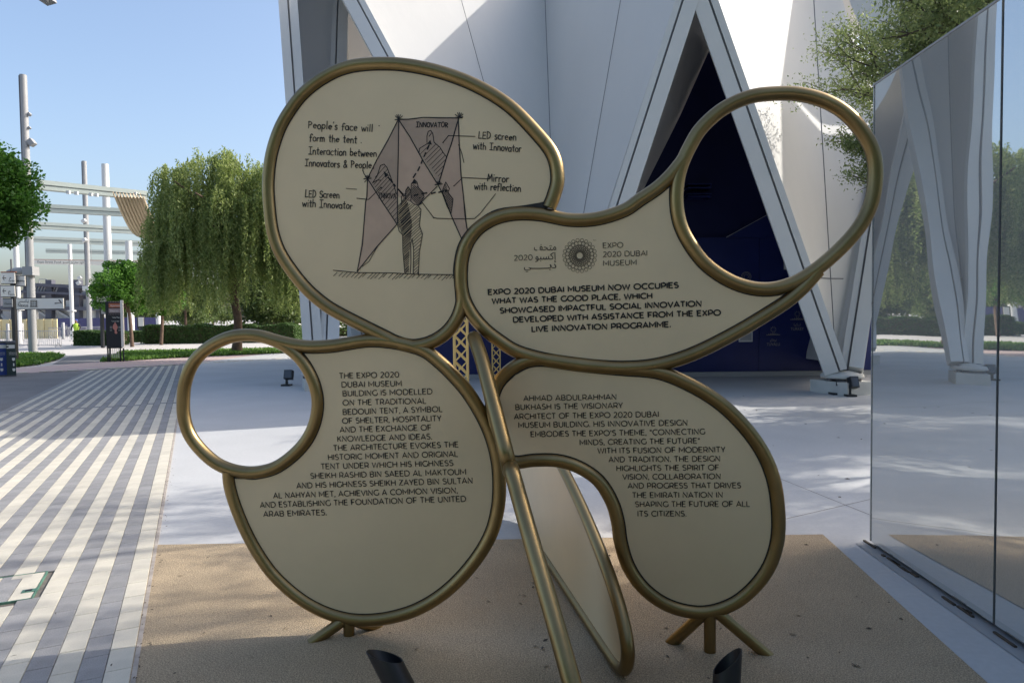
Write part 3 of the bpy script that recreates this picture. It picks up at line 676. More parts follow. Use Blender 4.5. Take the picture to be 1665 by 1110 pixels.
# Arabic, in visual order with joined forms
lines('B', (740, 320), 3.47, [('\ufed2\ufea4\ufe98\ufee3', (445, 303), (570, 301))], 11.5, -.002, 'arabic_lettering')
lines('B', (740, 320), 3.47, [('\ufeee\ufe92\ufeb4\ufedb\ufe87', (452, 355), (570, 353))], 11.5, -.002, 'arabic_lettering')
lines('B', (740, 320), 3.47, [('\ufef2', (388, 405), (432, 404))], 9.5, -.002, 'arabic_lettering')
lines('B', (740, 320), 3.47, [('\ufe91', (525, 403), (545, 402)), ], 10.5, -.002, 'arabic_lettering')
lines('B', (740, 320), 3.47, [('\ufea9', (546, 403), (571, 402)), ], 10.5, -.002, 'arabic_lettering')
def strokes(mb, org, sc, polys, wpx=1.0, lift=LIFT):
    for pl in polys:
        w_ = wpx
        if isinstance(pl[0], (int, float)): w_ = pl[0]; pl = pl[1:]
        P = [S(org[0]+x/sc, org[1]+y/sc, lift) for x, y in pl]; hw = w_*.5*.00306*1.15
        n = len(P)
        if n < 2: continue
        for i in range(n-1):
            d = P[i+1]-P[i]
            if d.length < 1e-6: d = su*1e-4
            e = d.normalized()*hw*.5; s_ = sn.cross(d).normalized()*hw
            mb.add([P[i]-s_-e, P[i]+s_-e, P[i+1]+s_+e, P[i+1]-s_+e], [(0, 1, 2, 3)])
q = MB(); strokes(q, (740, 320), 3.47, [((428, 404), (480, 404), (528, 402.5))], 1.2); q.build('arabic_lettering', 'ink', boards['B'], fix=False)
# round logo: rings of circles
q = MB(); cx, cy = 942.6, 415.6
def circ(x, y, r, w_=.55, n=12): strokes(q, (0, 0), 1, [[(x+math.cos(2*math.pi*k/n)*r, y+math.sin(2*math.pi*k/n)*r) for k in range(n+1)]], w_)
circ(cx, cy, 5.6, .7, 24)
for R, r, k, ph in ((7.2, .75, 22, 0), (9.3, 1.0, 22, .5), (11.9, 1.35, 22, 0), (14.7, 1.55, 22, .5), (16.9, 1.2, 22, 0), (20.2, 2.9, 22, .5), (25.2, 2.7, 22, 0)):
    for i in range(k):
        a = 2*math.pi*(i+ph)/k; circ(cx+math.cos(a)*R, cy+math.sin(a)*R, r, .5, 10 if r < 2 else 14)
q.build('logo', 'ink', boards['B'], fix=False)

# handwriting: single stroke letters (unit: capital height 1, x height .62)
def arc(cx, cy, rx, ry, a0, a1, n=9): return [(cx+rx*math.cos(R_(a0+(a1-a0)*i/n)), cy+ry*math.sin(R_(a0+(a1-a0)*i/n))) for i in range(n+1)]
HW = {
 'P': (.6, [[(.08, 0), (.08, 1)], [(.0, .95)]+arc(.1, .72, .42, .26, 90, -95)]),
 'I': (.55, [[(.27, 0), (.27, 1)], [(0, 1), (.55, 1.02)], [(0, 0), (.52, -.02)]]),
 'L': (.5, [[(.08, 1), (.04, 0), (.48, .03)]]), 'E': (.52, [[(.5, .98), (.06, 1), (.04, 0), (.52, .02)], [(.05, .52), (.44, .54)]]),
 'D': (.58, [[(.08, 1), (.06, 0)], [(0, 1)]+arc(.1, .5, .46, .5, 90, -90)]), 'S': (.55, [arc(.3, .74, .23, .24, 20, 250)+arc(.28, .26, .25, .27, 80, -150)]),
 'M': (.7, [[(.02, 0), (.1, 1), (.34, .4), (.58, 1), (.68, 0)]]), 'N': (.6, [[(.04, 0), (.06, 1), (.52, 0), (.56, 1)]]),
 'O': (.6, [arc(.3, .5, .28, .5, 90, 450, 14)]), 'V': (.56, [[(0, 1), (.26, 0), (.56, 1)]]), 'A': (.6, [[(0, 0), (.3, 1), (.58, 0)], [(.1, .34), (.5, .36)]]),
 'T': (.6, [[(0, 1), (.62, .98)], [(.3, 1), (.29, 0)]]), 'R': (.58, [[(.06, 0), (.06, 1)], [(0, .98)]+arc(.12, .74, .36, .24, 90, -90)+[(.56, 0)]]),
 'a': (.52, [arc(.24, .3, .24, .3, 40, 400, 12), [(.46, .6), (.44, .1), (.52, 0)]]), 'b': (.5, [[(.04, 1.05), (.05, .02)], arc(.25, .28, .22, .28, 150, -170, 12)]),
 'c': (.45, [arc(.28, .3, .26, .3, 50, 310, 9)]), 'e': (.5, [[(.03, .32), (.45, .36)]+arc(.26, .32, .22, .28, 10, 310, 10)]),
 'f': (.4, [arc(.3, .85, .16, .2, 20, 170, 5)+[(.13, -.05)], [(0, .56), (.36, .6)]]), 'h': (.5, [[(.05, 1.05), (.05, 0)], [(.05, .35)]+arc(.25, .36, .2, .24, 160, 0, 6)+[(.46, 0)]]),
 'i': (.18, [[(.09, .6), (.09, 0)], [(.10, .86), (.12, .92)]]), 'l': (.2, [[(.1, 1.08), (.1, .0)]]),
 'm': (.75, [[(.04, .6), (.05, 0)], [(.05, .35)]+arc(.2, .36, .15, .24, 160, 0, 5)+[(.36, 0)], [(.36, .35)]+arc(.53, .36, .15, .24, 160, 0, 5)+[(.7, 0)]]),
 'n': (.5, [[(.04, .6), (.05, 0)], [(.05, .35)]+arc(.24, .36, .19, .24, 160, 0, 6)+[(.45, 0)]]), 'o': (.5, [arc(.25, .3, .23, .3, 90, 450, 12)]),
 'p': (.52, [[(.05, .6), (.05, -.4)], arc(.27, .32, .22, .28, 150, -160, 10)]), 'r': (.36, [[(.04, .6), (.05, 0)], [(.05, .35)]+arc(.24, .38, .18, .2, 160, 50, 4)]),
 's': (.4, [arc(.22, .45, .16, .15, 30, 250, 6)+arc(.2, .15, .17, .16, 80, -150, 6)]), 't': (.38, [[(.18, .95), (.18, .06), (.32, 0)], [(0, .62), (.38, .64)]]),
 'v': (.42, [[(0, .6), (.2, 0), (.42, .62)]]), 'w': (.68, [[(0, .6), (.16, 0), (.33, .5), (.5, 0), (.68, .64)]]),
 '&': (.6, [[(.58, .05), (.15, .72)]+arc(.28, .82, .14, .16, 180, -20, 6)+[(.1, .3)]+arc(.24, .2, .2, .2, 170, 300, 5)+[(.58, .4)]]),
 "'": (.15, [[(.12, 1.12), (.04, .9)]]), '.': (.15, [[(.05, .02), (.09, .06)]]), ' ': (.38, [])}
def hand(mb, body, P0, P1, cap, wpx=1.05):
    tot = sum(HW[c][0]+.12 for c in body)-.12; dx, dy = (P1[0]-P0[0])/tot, (P1[1]-P0[1])/tot; x = 0
    for c in body:
        wch, st = HW[c]; jy = random.uniform(-.04, .04); js = random.uniform(.93, 1.07)
        for s_ in st:
            if s_: strokes(mb, (0, 0), 1, [[(P0[0]+(x+px_)*dx+.06*py_*dx, P0[1]+(x+px_)*dy-(py_*js+jy)*cap) for px_, py_ in s_]], wpx*random.uniform(.9, 1.15))
        x += wch+.12
q = MB()
def o4(x, y): return (420+x/3.47, 80+y/3.47)
def o5(x, y): return (600+x/3.47, 80+y/3.47)
for body, a, c in (("People's face will", o4(280, 447), o4(645, 465)), ('form the tent .', o4(288, 520), o4(583, 532)), ('Interaction between', o4(283, 592), o4(667, 608)),
                   ('Innovators & People', o4(263, 660), o4(638, 674)), ('LED Screen', o4(264, 835), o4(457, 841)), ('with Innovator', o4(248, 888), o4(530, 902)),
                   ('LED screen', o5(617, 503), o5(830, 516)), ('with Innovator', o5(587, 563), o5(858, 581)), ('Mirror', o5(668, 745), o5(788, 751)), ('with reflection', o5(594, 791), o5(856, 805))):
    q = MB(); hand(q, body, a, c, 11.3, 1.3); q.build('handwriting', 'ink', boards['A'], fix=False)
q = MB(); hand(q, 'INNOVATOR', o5(265, 440), o5(445, 441), 8.0, 1.2); q.build('handwriting', 'ink', boards['A'], fix=False); q = MB(); hand(q, 'INNOVA', o5(52, 840), o5(152, 842), 8.0, .9)
q.build('handwriting', 'ink', boards['A'], fix=False)
# sketch washes then lines (pixel space of the photo's sketch)
def wash(poly, m, lift): 
    q = MB(); P = [S(x, y, lift) for x, y in poly]; q.add(P, [tuple(t) for t in tessellate_polygon([P])]); q.build('sketch_wash', m, boards['A'], fix=False)
k1 = lambda x, y: (580+x/7.4, 170+y/7.4); k2 = lambda x, y: (580+x/6.53, 290+y/6.53)
wash([k1(505, 180), k1(1230, 160), k1(985, 955)], 'washd', .0088)
wash([k1(500, 190), k1(130, 890), k2(430, 490), k1(495, 1000)], 'washd', .0088)
wash([k1(505, 190), k1(980, 960), k2(650, 290), k2(435, 190)], 'wash', .0088)
wash([k1(130, 890), k2(430, 490), k2(5, 985), k2(75, 500)], 'wash', .0088)
wash([k1(1225, 170), k1(985, 955), k2(1135, 690), k2(1185, 620), k1(1260, 880)], 'wash', .0088)
wash([k1(750, 580), k1(755, 530), k1(880, 460), k1(930, 458), k1(1000, 520), k1(1078, 630), k1(1000, 900)], 'washd', .0093)
q = MB()
def k1s(*p): return [k1(*a) for a in p]
def k2s(*p): return [k2(*a) for a in p]
W2 = 1.5
SK = [
 [W2]+k1s((505, 180), (620, 178), (800, 157), (980, 160), (1230, 162), (1270, 160)), [W2]+k1s((500, 180), (380, 420), (250, 650), (130, 890)), [W2]+k1s((505, 160), (500, 600), (490, 1000))+k2s((433, 480)),
 [W2]+k1s((505, 185), (640, 390), (800, 680), (980, 970), (1050, 1110))+k2s((905, 140), (1010, 410), (1135, 690)), [1.7]+k1s((1230, 150), (1140, 470), (1080, 640), (985, 955)),
 [W2]+k1s((1222, 160), (1235, 500), (1255, 850), (1285, 1110))+k2s((1150, 400), (1185, 620)), k2s((1125, 120), (1150, 330), (1170, 530)), [1.0]+k1s((1225, 480), (1265, 590), (1290, 700)),
 [W2]+k2s((115, 5), (270, 250), (430, 490)), [W2]+k1s((130, 890), (122, 1110))+k2s((95, 250), (60, 700), (5, 990)), [W2]+k2s((430, 485), (210, 730), (5, 990)), [.9]+k2s((220, 725), (130, 880), (60, 935)),
 [1.3]+k2s((855, 85), (740, 200), (650, 290), (700, 260)), k2s((650, 290), (682, 330), (665, 500), (697, 590), (690, 640), (665, 780), (655, 1010)), k2s((655, 290), (600, 270), (565, 230)),
 k2s((433, 490), (450, 560), (487, 600), (490, 770), (510, 1000), (520, 1010)), k2s((520, 220), (520, 130), (545, 88), (575, 130), (580, 200)), k2s((600, 1020), (605, 760), (588, 640), (572, 700), (575, 900), (568, 1005)),
 k2s((475, 250), (475, 190), (520, 180)), k2s((655, 1030), (650, 990)), [1.2]+k2s((-250, 975), (0, 1000), (400, 1005), (640, 1018), (1040, 1022)),
 # head and shoulders outline in the upper triangle
 k1s((845, 460), (845, 380), (860, 325), (890, 312), (915, 350), (930, 455), (1000, 515), (1040, 580), (1080, 630)), k1s((860, 465), (755, 530), (750, 585)), k1s((870, 385), (900, 345)),
 # left figure
 k1s((190, 945), (245, 860), (285, 735), (330, 718), (365, 760), (400, 850), (440, 960), (480, 1080)), k1s((195, 940), (250, 910), (290, 912)), k1s((75, 790), (85, 830), (130, 890)), k1s((95, 935), (160, 860)),
 # dashed sight lines
 *[[2.2]+k1s(*s_) for s_ in (((870, 490), (850, 540)), ((830, 580), (812, 625)), ((790, 670), (775, 710)), ((758, 750), (735, 798)), ((710, 832), (680, 880)), ((380, 880), (430, 935)), ((450, 960), (465, 985)), ((500, 1020), (560, 1085)))],
 *[[2.2]+k2s(*s_) for s_ in (((610, 182), (655, 172)), ((690, 165), (745, 155)), ((792, 163), (835, 150)), ((870, 150), (920, 135)), ((440, 115), (490, 175)))],
 k2s((0, 212), (125, 225), (255, 98)), [.8]+k1s((-130, 1010), (-60, 1016), (0, 1020)), k1s((1425, 385), (1105, 375), (1038, 458)), k1s((1480, 890), (1275, 880), (1170, 980)), k1s((1480, 890), (1600, 895)),
 k2s((690, 250), (815, 415), (850, 425), (1050, 430), (1250, 428), (1310, 375)), [1.0]+[k2(1310, 375), o5(714, 816)],
 # reflected figures
 k2s((585, 60), (610, 10), (640, 40), (655, 100), (705, 150), (715, 200), (650, 290)), k2s((580, 60), (575, 230)), k2s((945, 40), (920, 100), (905, 150), (960, 300), (1000, 375), (1015, 290), (1022, 220), (970, 150), (985, 110), (945, 40))]
for s_ in SK: strokes(q, (0, 0), 1, [s_], 1.1)
for a in ((505, 180), (1232, 155), (130, 890), (985, 960)):  # knots at the tent poles
    for k in range(5):
        an = R_(40+25*k+random.uniform(-8, 8)); L = 60 if a[1] < 800 else 38; strokes(q, (0, 0), 1, [k1s(a, (a[0]+math.cos(an)*L, a[1]-math.sin(an)*L))], 1.1)
    strokes(q, (0, 0), 1, [k1s((a[0]-45, a[1]+5), (a[0]+45, a[1]-3))], 1.6)
for tip, d in (((885, 425), (848, 475, 905, 485)), ((322, 800), (345, 880, 385, 850)), ((705, 905), (650, 950, 715, 955)), ((1110, 1030), (1050, 1020, 1070, 1060))):
    P = [S(*k1(*p), LIFT) for p in (tip, d[:2], d[2:])]; q.add(P, [(0, 1, 2)])
for p in (k1(1038, 458), k1(1170, 980), k1(290, 998), k2(668, 208), k2(262, 98), k2(815, 418), k1(270, 257), k1(203, 768)):
    q.add([S(p[0]+math.cos(a)*1.1, p[1]+math.sin(a)*1.1, LIFT) for a in (0, 1.05, 2.1, 3.14, 4.2, 5.2)], [tuple(range(6))])
def hatch(poly, ang, gap, wpx, jit=.3, both=False):
    for A_ in ((ang, -ang) if both else (ang,)):
        dx, dy = math.cos(R_(A_)), -math.sin(R_(A_)); nx, ny = -dy, dx
        cxp = sum(p[0] for p in poly)/len(poly); cyp = sum(p[1] for p in poly)/len(poly); t_ = -90
        while t_ < 90:
            run = []; s_ = -90
            while s_ < 90:
                p = (cxp+nx*t_+dx*s_, cyp+ny*t_+dy*s_)
                if inside(p, poly): run.append(p)
                elif run:
                    if len(run) > 2: strokes(q, (0, 0), 1, [[run[0], run[-1]]], wpx)
                    run = []
                s_ += .8
            t_ += gap*random.uniform(1-jit, 1+jit)
hatch(k1s((750, 580), (755, 530), (880, 470), (930, 458), (1000, 520), (1078, 630), (1000, 900)), 45, 5.2, .75)
hatch(k1s((190, 945), (285, 735), (330, 718), (400, 850), (480, 1080))+k2s((430, 480), (300, 300)), 48, 5.4, .75)
hatch(k2s((433, 300), (520, 250), (640, 290), (680, 330), (665, 500), (697, 590), (665, 780), (655, 1010), (605, 1010), (600, 700), (575, 640), (500, 620)), 42, 3.6, .8)
hatch(k2s((433, 290), (500, 230), (540, 250), (590, 480), (560, 800), (555, 1000), (510, 1000), (487, 600), (433, 480)), 44, 2.0, .95)
hatch(k2s((520, 130), (545, 90), (575, 130), (560, 230), (500, 290), (460, 290)), 50, 2.1, .9)
hatch(k2s((590, 60), (650, 90), (705, 150), (710, 200), (650, 285), (580, 225)), 50, 2.3, .6, .1, True)
hatch(k2s((945, 45), (905, 150), (960, 300), (1000, 370), (1020, 220), (970, 150)), 50, 2.3, .6, .1, True)
hatch(k2s((585, 60), (610, 10), (645, 60)), 55, 1.6, .8)
for k in range(33):
    x = 543+k*6.7+random.uniform(-1.5, 1.5); L = random.uniform(6, 10); y = 442.5+(x-540)*.020
    if x < 742: strokes(q, (0, 0), 1, [[(x+L, y+.2), (x, y+L)]], .85)
q.build('sketch', 'ink', boards['A'], fix=False)

# feet
for key, top, ends in (('l', (567, 1005), ((510, 1046), (567, 1033), (612, 1024))), ('r', (1154, 992), ((1092, 1049), (1155, 1060), (1246, 1067)))):
    for i, e in enumerate(ends):
        tx = top[0]+(e[0]-top[0])*.12
        P0 = S(tx, top[1]+2); P1 = G(e[0], e[1]-4, .0)
        if i == 1: P1 = P0.copy(); P1.z = 0
        MB().tube([P0, P0.lerp(P1, .5), P1+(P1-P0).normalized()*.02], .029, 14).build('foot', 'bronze', sign)
# fins crossing the sign (stand nearly edge-on to the eye point)
def Q(px, py, d): return EYE+ray(px, py).normalized()*0+ray(px, py)*d
def fin(pts, label, r=TR, nm='fin_tube'):
    P = smooth(pts, True, 6); MB().tube(P, r, 16, True).build(nm, 'bronze', sign)
    c = sum(P, NV((0, 0, 0)))/len(P); n = NV((0, 0, 0))
    for i in range(len(P)): n += (P[i]-c).cross(P[(i+1) % len(P)]-c)
    n.normalize(); PP = [p-n*(p-c).dot(n) for p in P]
    if n.x < 0: n = -n
    o = MB().prism(PP, (-.008, .008), n).build('fin_board', 'board', sign); o['label'] = label
fin([Q(772, 552, 3.27), Q(783, 583, 3.16), Q(796, 632, 3.04), Q(811, 690, 2.93), Q(824, 742, 2.86), Q(829, 765, 2.95), Q(826, 755, 3.10), Q(811, 695, 3.30), Q(796, 640, 3.42), Q(782, 580, 3.46), Q(772, 553, 3.40)], 'upper narrow fin board seen edge-on')
fin([Q(833, 768, 2.78), Q(846, 815, 2.70), Q(866, 885, 2.58), Q(890, 968, 2.46), Q(912, 1045, 2.36), Q(934, 1125, 2.28), Q(960, 1220, 2.22), Q(980, 1300, 2.26), Q(972, 1262, 2.43), Q(952, 1190, 2.64), Q(930, 1112, 2.92), Q(912, 1048, 3.10), Q(890, 970, 3.20), Q(866, 885, 3.18), Q(846, 815, 3.10), Q(832, 766, 2.92)], 'lower narrow fin board seen edge-on')
g1, g2 = G(1006, 1096), G(899, 930); gd = (g2-g1).normalized(); gn = NV((gd.y, -gd.x, 0))
def Fp(px, py):
    p = hit(px, py, g1, gn); p.z = max(p.z, .036); return p
PF = [Fp(x, y) for x, y in ((1012, 1087), (1021, 1062), (1013, 1010), (996, 950), (975, 893), (953, 840), (930, 790), (908, 748), (888, 716), (870, 698), (852, 700), (842, 725), (838, 765), (840, 805), (850, 845), (870, 888), (897, 930), (925, 968), (955, 1014), (985, 1062))]
PFs = smooth(PF, True, 6)
MB().tube(PFs, .0315, 16, True).build('fin_tube', 'bronze', sign)
o = MB().prism(PFs, (-.008, .008), gn).build('fin_board', 'board', sign); o['label'] = 'large fin board running back through the sign'

# foreground tube uplights
def uplight(pt, pb, d, rad, label):
    a = Q(*pt, d); b_ = Q(*pb, d*.985); o = thing('tube_uplight', label, 'spotlight', (b_.x, b_.y, 0), 'black tube uplights in front of the sign')
    z = (b_-a).normalized(); q = MB(); n = 20; x = z.cross(NV((0, 1, 0))).normalized(); y = z.cross(x)
    ring = lambda c, r, sl: [c+x*math.cos(t_)*r+y*math.sin(t_)*r+z*(sl*math.cos(t_)) for t_ in [2*math.pi*k/n for k in range(n)]]
    sl = .05 if pt[0] < pb[0] else -.05
    L = (b_-a).length
    rs = [ring(a, rad, sl), ring(a, rad*.93, sl), ring(a+z*.09, rad*.92, sl*.2)]; ro = [ring(a, rad, sl), ring(a+z*L, rad, 0)]
    for s_ in (rs, ro):
        for i in range(len(s_)-1): q.add(s_[i]+s_[i+1], [(k, (k+1) % n, (k+1) % n+n, k+n) for k in range(n)], True)
    q.add(ro[1], [tuple(range(n))]); q.build('lamp_tube', 'black', o)
    q = MB(); q.add(ring(a+z*.088, rad*.92, sl*.2), [tuple(range(n))]); q.build('lens', 'lens', o)
    q = MB(); q.tube([b_, NV((b_.x, b_.y, 0))], .012, 8); q.tube([NV((b_.x, b_.y, 0)), NV((b_.x, b_.y, .02))], .05, 12); q.build('stake', 'black', o)
uplight((625, 1066), (668, 1150), 2.55, .052, 'black tube uplight leaning right at bottom edge, left of the fin')
uplight((1183, 1074), (1178, 1170), 2.55, .050, 'black slant cut tube uplight below the right sign feet')

# plaza floodlights
def flood(px, py, w_, label, face=1):
    g = G(px, py); o = thing('floodlight', label, 'floodlight', tuple(g), 'black floodlights on the plaza')
    MB().box(g+zz*.02, (w_*1.1, .22, .04)).build('base', 'black', o); MB().box(g+NV((0, .02, .12)), (.05, .05, .2)).build('bracket', 'black', o)
    ax = (NV((1, 0, 0)).normalized(), NV((0, .9, -.3*face)).normalized(), NV((0, .3*face, .9)).normalized())
    c = g+NV((.06, 0, .27)); MB().box(c, (w_, .16, .22), ax).build('lamp_body', 'black', o)
    MB().box(c-ax[1]*.083, (w_*.85, .006, .18), ax).build('lens', 'lens', o)
flood(466, 627, .2, 'black floodlight seen through the left bronze ring'); flood(1362, 641, .26, 'black floodlight in front of the right tent leg')
flood(1382, 644, .16, 'small black floodlight close beside the right tent leg')
# dropped leaves and grit
q = MB()
def scrap(p, s_):
    a = random.random()*6.28; d = NV((math.cos(a), math.sin(a), 0)); e = NV((-d.y, d.x, 0))
    q.quad(p-d*s_, p+e*s_*.35+zz*s_*.3, p+d*s_+zz*s_*.15, p-e*s_*.35)
for _ in range(170): scrap(NV((random.uniform(-2.6, 2.2), random.uniform(2.7, 5), .0085)), random.choice((.006, .007, .009, .018)))
for _ in range(90): scrap(NV((random.uniform(-3, 5), random.uniform(5, 14), .003)), random.uniform(.008, .03))
for _ in range(120): scrap(PT(T1+.02+random.uniform(-.02, .05), random.uniform(3, 9), .013), random.uniform(.005, .012))
for px, py in ((617, 0),): pass
for px, py in ((983, 900), (990, 903), (1388, 1080), (1010, 842), (1395, 1082), (870, 1050), (882, 1053), (1288, 1030)): scrap(G(px, py, .01), .02)
o = q.build('leaf_litter', 'dirt'); tag(o, 'scattered dry leaf scraps on the pad and plaza', 'leaves', kind='stuff')

# ================================================================== TREES
def branchtree(root, base, h, m_bark, spread, levels, trunk_r, lean=(0, 0), seed=1, first=.45, nb=4, up=.35, jit=.5, trunk_name='trunk'):
    rs = random.Random(seed); q = MB(); q2 = MB(); tips = []
    base = NV(base); top = base+NV((lean[0], lean[1], h*first))
    pts = smooth([base, base.lerp(top, .4)+NV((rs.uniform(-.1, .1), rs.uniform(-.1, .1), 0)), top], False, 4)
    q.tube(pts, [trunk_r*(1-.35*i/len(pts)) for i in range(len(pts))], 9)
    def grow(p, d, L, r, lv):
        mid = p+d*L*.5+NV((rs.uniform(-1, 1), rs.uniform(-1, 1), rs.uniform(-.4, .8)))*L*.10; e = p+d*L+NV((rs.uniform(-1, 1), rs.uniform(-1, 1), rs.uniform(-.5, .6)))*L*.12
        (q if lv >= levels-1 else q2).tube([p, mid, e], [r, r*.8, r*.6], 6 if lv > 1 else 4, caps=False)
        if lv <= 1: tips.append((mid, L)); tips.append((e, L))
        if lv == 0: return
        for k in range(nb if lv > 1 else nb+1):
            dd = (d+NV((rs.uniform(-1, 1), rs.uniform(-1, 1), rs.uniform(-.6, .8)))*spread+NV((0, 0, up*.3))).normalized()
            st = e if k < 2 else (mid if k % 2 else p.lerp(e, .75)); grow(st, dd, L*rs.uniform(.55, .78), r*.55, lv-1)
    for k in range(nb+1):
        a = 2*math.pi*k/(nb+1)+rs.uniform(-.4, .4); d = NV((math.cos(a)*spread, math.sin(a)*spread, up+rs.uniform(0, .6))).normalized(); grow(top, d, h*.26, trunk_r*.5, levels)
    t_ = q.build(trunk_name, m_bark, root, fix=False); 
    if q2.v: q2.build('branches', m_bark, root, fix=False)['kind'] = 'stuff'
    return tips
def scatter(tips, n, k=.45, flat=1.0, seed=3):
    r = np.random.default_rng(seed); T = np.array([t[0][:] for t in tips]); Ls = np.array([t[1] for t in tips])
    i = r.integers(0, len(T), n); return T[i]+r.normal(size=(n, 3))*np.array([1, 1, flat])*Ls[i][:, None]*k
def clumps(c, rad, nclump, n, cr, seed, flat=.8, shell=.62):
    r = np.random.default_rng(seed); d = r.normal(size=(nclump, 3)); d /= np.linalg.norm(d, axis=1)[:, None]
    rr = (shell+(1-shell)*r.random(nclump))[:, None]*(.85+.3*r.random(nclump))[:, None]; CC = np.array(c)+d*rr*np.array(rad)
    i = r.integers(0, nclump, n); sc = (.5+r.random(nclump))[i][:, None]
    e = r.normal(size=(n, 3)); e /= np.linalg.norm(e, axis=1)[:, None]; e *= r.random(n)[:, None]**.45
    return CC[i]+e*cr*sc*np.array([1, 1, flat])
# weeping tree
wb = G(385, 574)
wt = thing('weeping_tree', 'tall weeping tree with drooping green strands behind the left of the sign', 'tree', tuple(wb))
kw = wb.y/1110
q = MB(); q.tube(smooth([wb, wb+NV((.1, 0, 1.6)), wb+NV((-.05, 0, 3.2)), wb+NV((.5, 0, 5.5))], False, 4), [.30, .24, .22, .21, .20, .2, .2, .2, .19, .18, .17, .16, .14], 10)
r = random.Random(5); heads = []
for k in range(26):
    a = r.random()*6.28; e = wb+NV((math.cos(a)*r.uniform(1, 3.3), math.sin(a)*r.uniform(1, 3), r.uniform(5.5, 8.2))); s_ = wb+NV((.2, 0, r.uniform(3, 5)))
    q.tube(smooth([s_, s_.lerp(e, .5)+zz*.7, e], False, 3), [.12, .11, .1, .08, .06, .05, .03], 5, caps=False); heads.append(e)
q.build('trunk', 'bark', wt, fix=False)
pr = np.random.default_rng(9); pts = []
nstr = 2700
cxw, czw = 0.0, 0.0
lob = [(2.6, -.3, 8.6, 1.5), (3.4, .1, 7.2, 1.5), (3.9, 0, 5.8, 1.4), (4.3, .2, 4.6, 1.1), (.6, -1.3, 6.0, 1.3), (1.6, -1.2, 7.2, 1.3), (-1.2, -1.3, 6.2, 1.3), (2.4, -.9, 5.6, 1.3), (-2.6, -.2, 7.6, 1.3), (-3.0, -.3, 8.9, .9), (-2.0, .0, 8.6, 1.7), (-.6, -.6, 9.2, 1.5), (.7, .2, 9.0, 1.4), (1.7, .3, 8.5, 1.5), (2.6, .2, 7.3, 1.4), (-3.1, .2, 6.7, 1.3), (-1.4, -1.0, 7.6, 1.5), (.4, -1.2, 7.6, 1.4), (3.1, 0, 5.6, 1.2), (-3.7, 0, 5.2, .9), (1.9, -.9, 6.4, 1.3), (0, .9, 7.2, 2.2), (-2.4, -.4, 5.6, 1.2)]
cluster = [(pr.integers(0, len(lob)), pr.normal(size=3)) for _ in range(420)]
for k in range(nstr):
    li, dv = cluster[pr.integers(0, 420)]
    L = lob[li]; d = dv+pr.normal(size=3)*.22; d /= np.linalg.norm(d); d[2] = abs(d[2])*.9; rr = L[3]*pr.uniform(.7, 1.0)
    p = np.array([wb.x+L[0], wb.y+L[1], L[2]-.5])+d*rr
    ln = pr.uniform(1.2, 4.0); 
    if p[2]-ln < 1.75: ln = max(.4, p[2]-1.75-pr.random()*.6)
    n = int(ln*26); sway = pr.normal(size=2)*.10; out = d[:2]*.25
    tt = np.arange(n)/max(n, 1)
    z = p[2]-tt*ln+.25*np.sin(tt*3)*(1-tt)
    x = p[0]+out[0]*np.sin(tt*2)+sway[0]*tt+pr.normal(size=n)*.05; y = p[1]+out[1]*np.sin(tt*2)+sway[1]*tt+pr.normal(size=n)*.05
    pts.append(np.stack([x, y, z], 1))
leafmesh('crown', np.concatenate(pts), .055, 'willow', wt, elong=2.6, droop=1.3)
# big thorn tree behind the mirror wall, branches reaching over its top
ab = NV((9.3, 10.4, 0)); at = thing('thorn_tree', 'feathery green tree reaching over the top of the mirror wall', 'tree', tuple(ab))
tips = branchtree(at, ab, 7.6, 'barkd', .85, 4, .17, (-.4, -.1), 11, .42, 4, .35)
tips = [t for t in tips if t[0].z > 4.0]
leafmesh('crown', scatter(tips, 150000, .32, .7, 4), .027, 'acacia', at, elong=2.4)
sb = NV((12.5, 12.2, 0)); st_ = thing('broad_tree', 'broad green tree standing behind the feathery tree beyond the mirror wall', 'tree', tuple(sb))
tips = branchtree(st_, sb, 8.5, 'bark', .8, 3, .2, (0, 0), 21, .36, 4, .5)
leafmesh('crown', scatter(tips, 42000, .42, .7, 6), .045, 'acacia', st_, elong=2.2)
tb_ = NV((9.6, 8.3, 0)); t3 = thing('tall_tree', 'tall sparse tree right of the frame beyond the mirror wall', 'tree', tuple(tb_))
tips = branchtree(t3, tb_, 9.5, 'bark', .7, 3, .15, (0, 0), 31, .5, 4, .6)
leafmesh('crown', scatter(tips, 9000, .45, .8, 8), .04, 'acacia', t3, elong=2.2)
# leafy trees on the left
def leafy(name, label, base, ctr, rad, n, size, m, nclump=60, cr=.55, seed=1, th=.12, group=None, flat=.8):
    o = thing(name, label, 'tree', tuple(base), group); base = NV(base); c = NV(ctr)
    q = MB(); q.tube(smooth([base, base.lerp(c, .5)+NV((.08, 0, 0)), c], False, 4), [th*(1-.05*i) for i in range(9)], 8)
    r_ = random.Random(seed)
    for k in range(9):
        e = c+NV((r_.uniform(-1, 1)*rad[0], r_.uniform(-1, 1)*rad[1], r_.uniform(-.2, .9)*rad[2]))*.8; s_ = base.lerp(c, r_.uniform(.55, .95)); q.tube([s_, s_.lerp(e, .5)+zz*.1, e], [th*.5, th*.35, th*.15], 5, caps=False)
    q.build('trunk', 'bark', o, fix=False)
    leafmesh('crown', clumps(ctr, rad, nclump, n, cr, seed, flat), size, m, o, elong=1.9)
    return o
c = Dp(2, 322, 19); leafy('leafy_tree', 'bright green leafy tree cut by the left edge above the litter bins', (c.x-.9, 19, 0), tuple(c+NV((-.62, 0, .05))), (1.32, 1.3, 1.5), 42000, .062, 'round', 110, .42, 3)
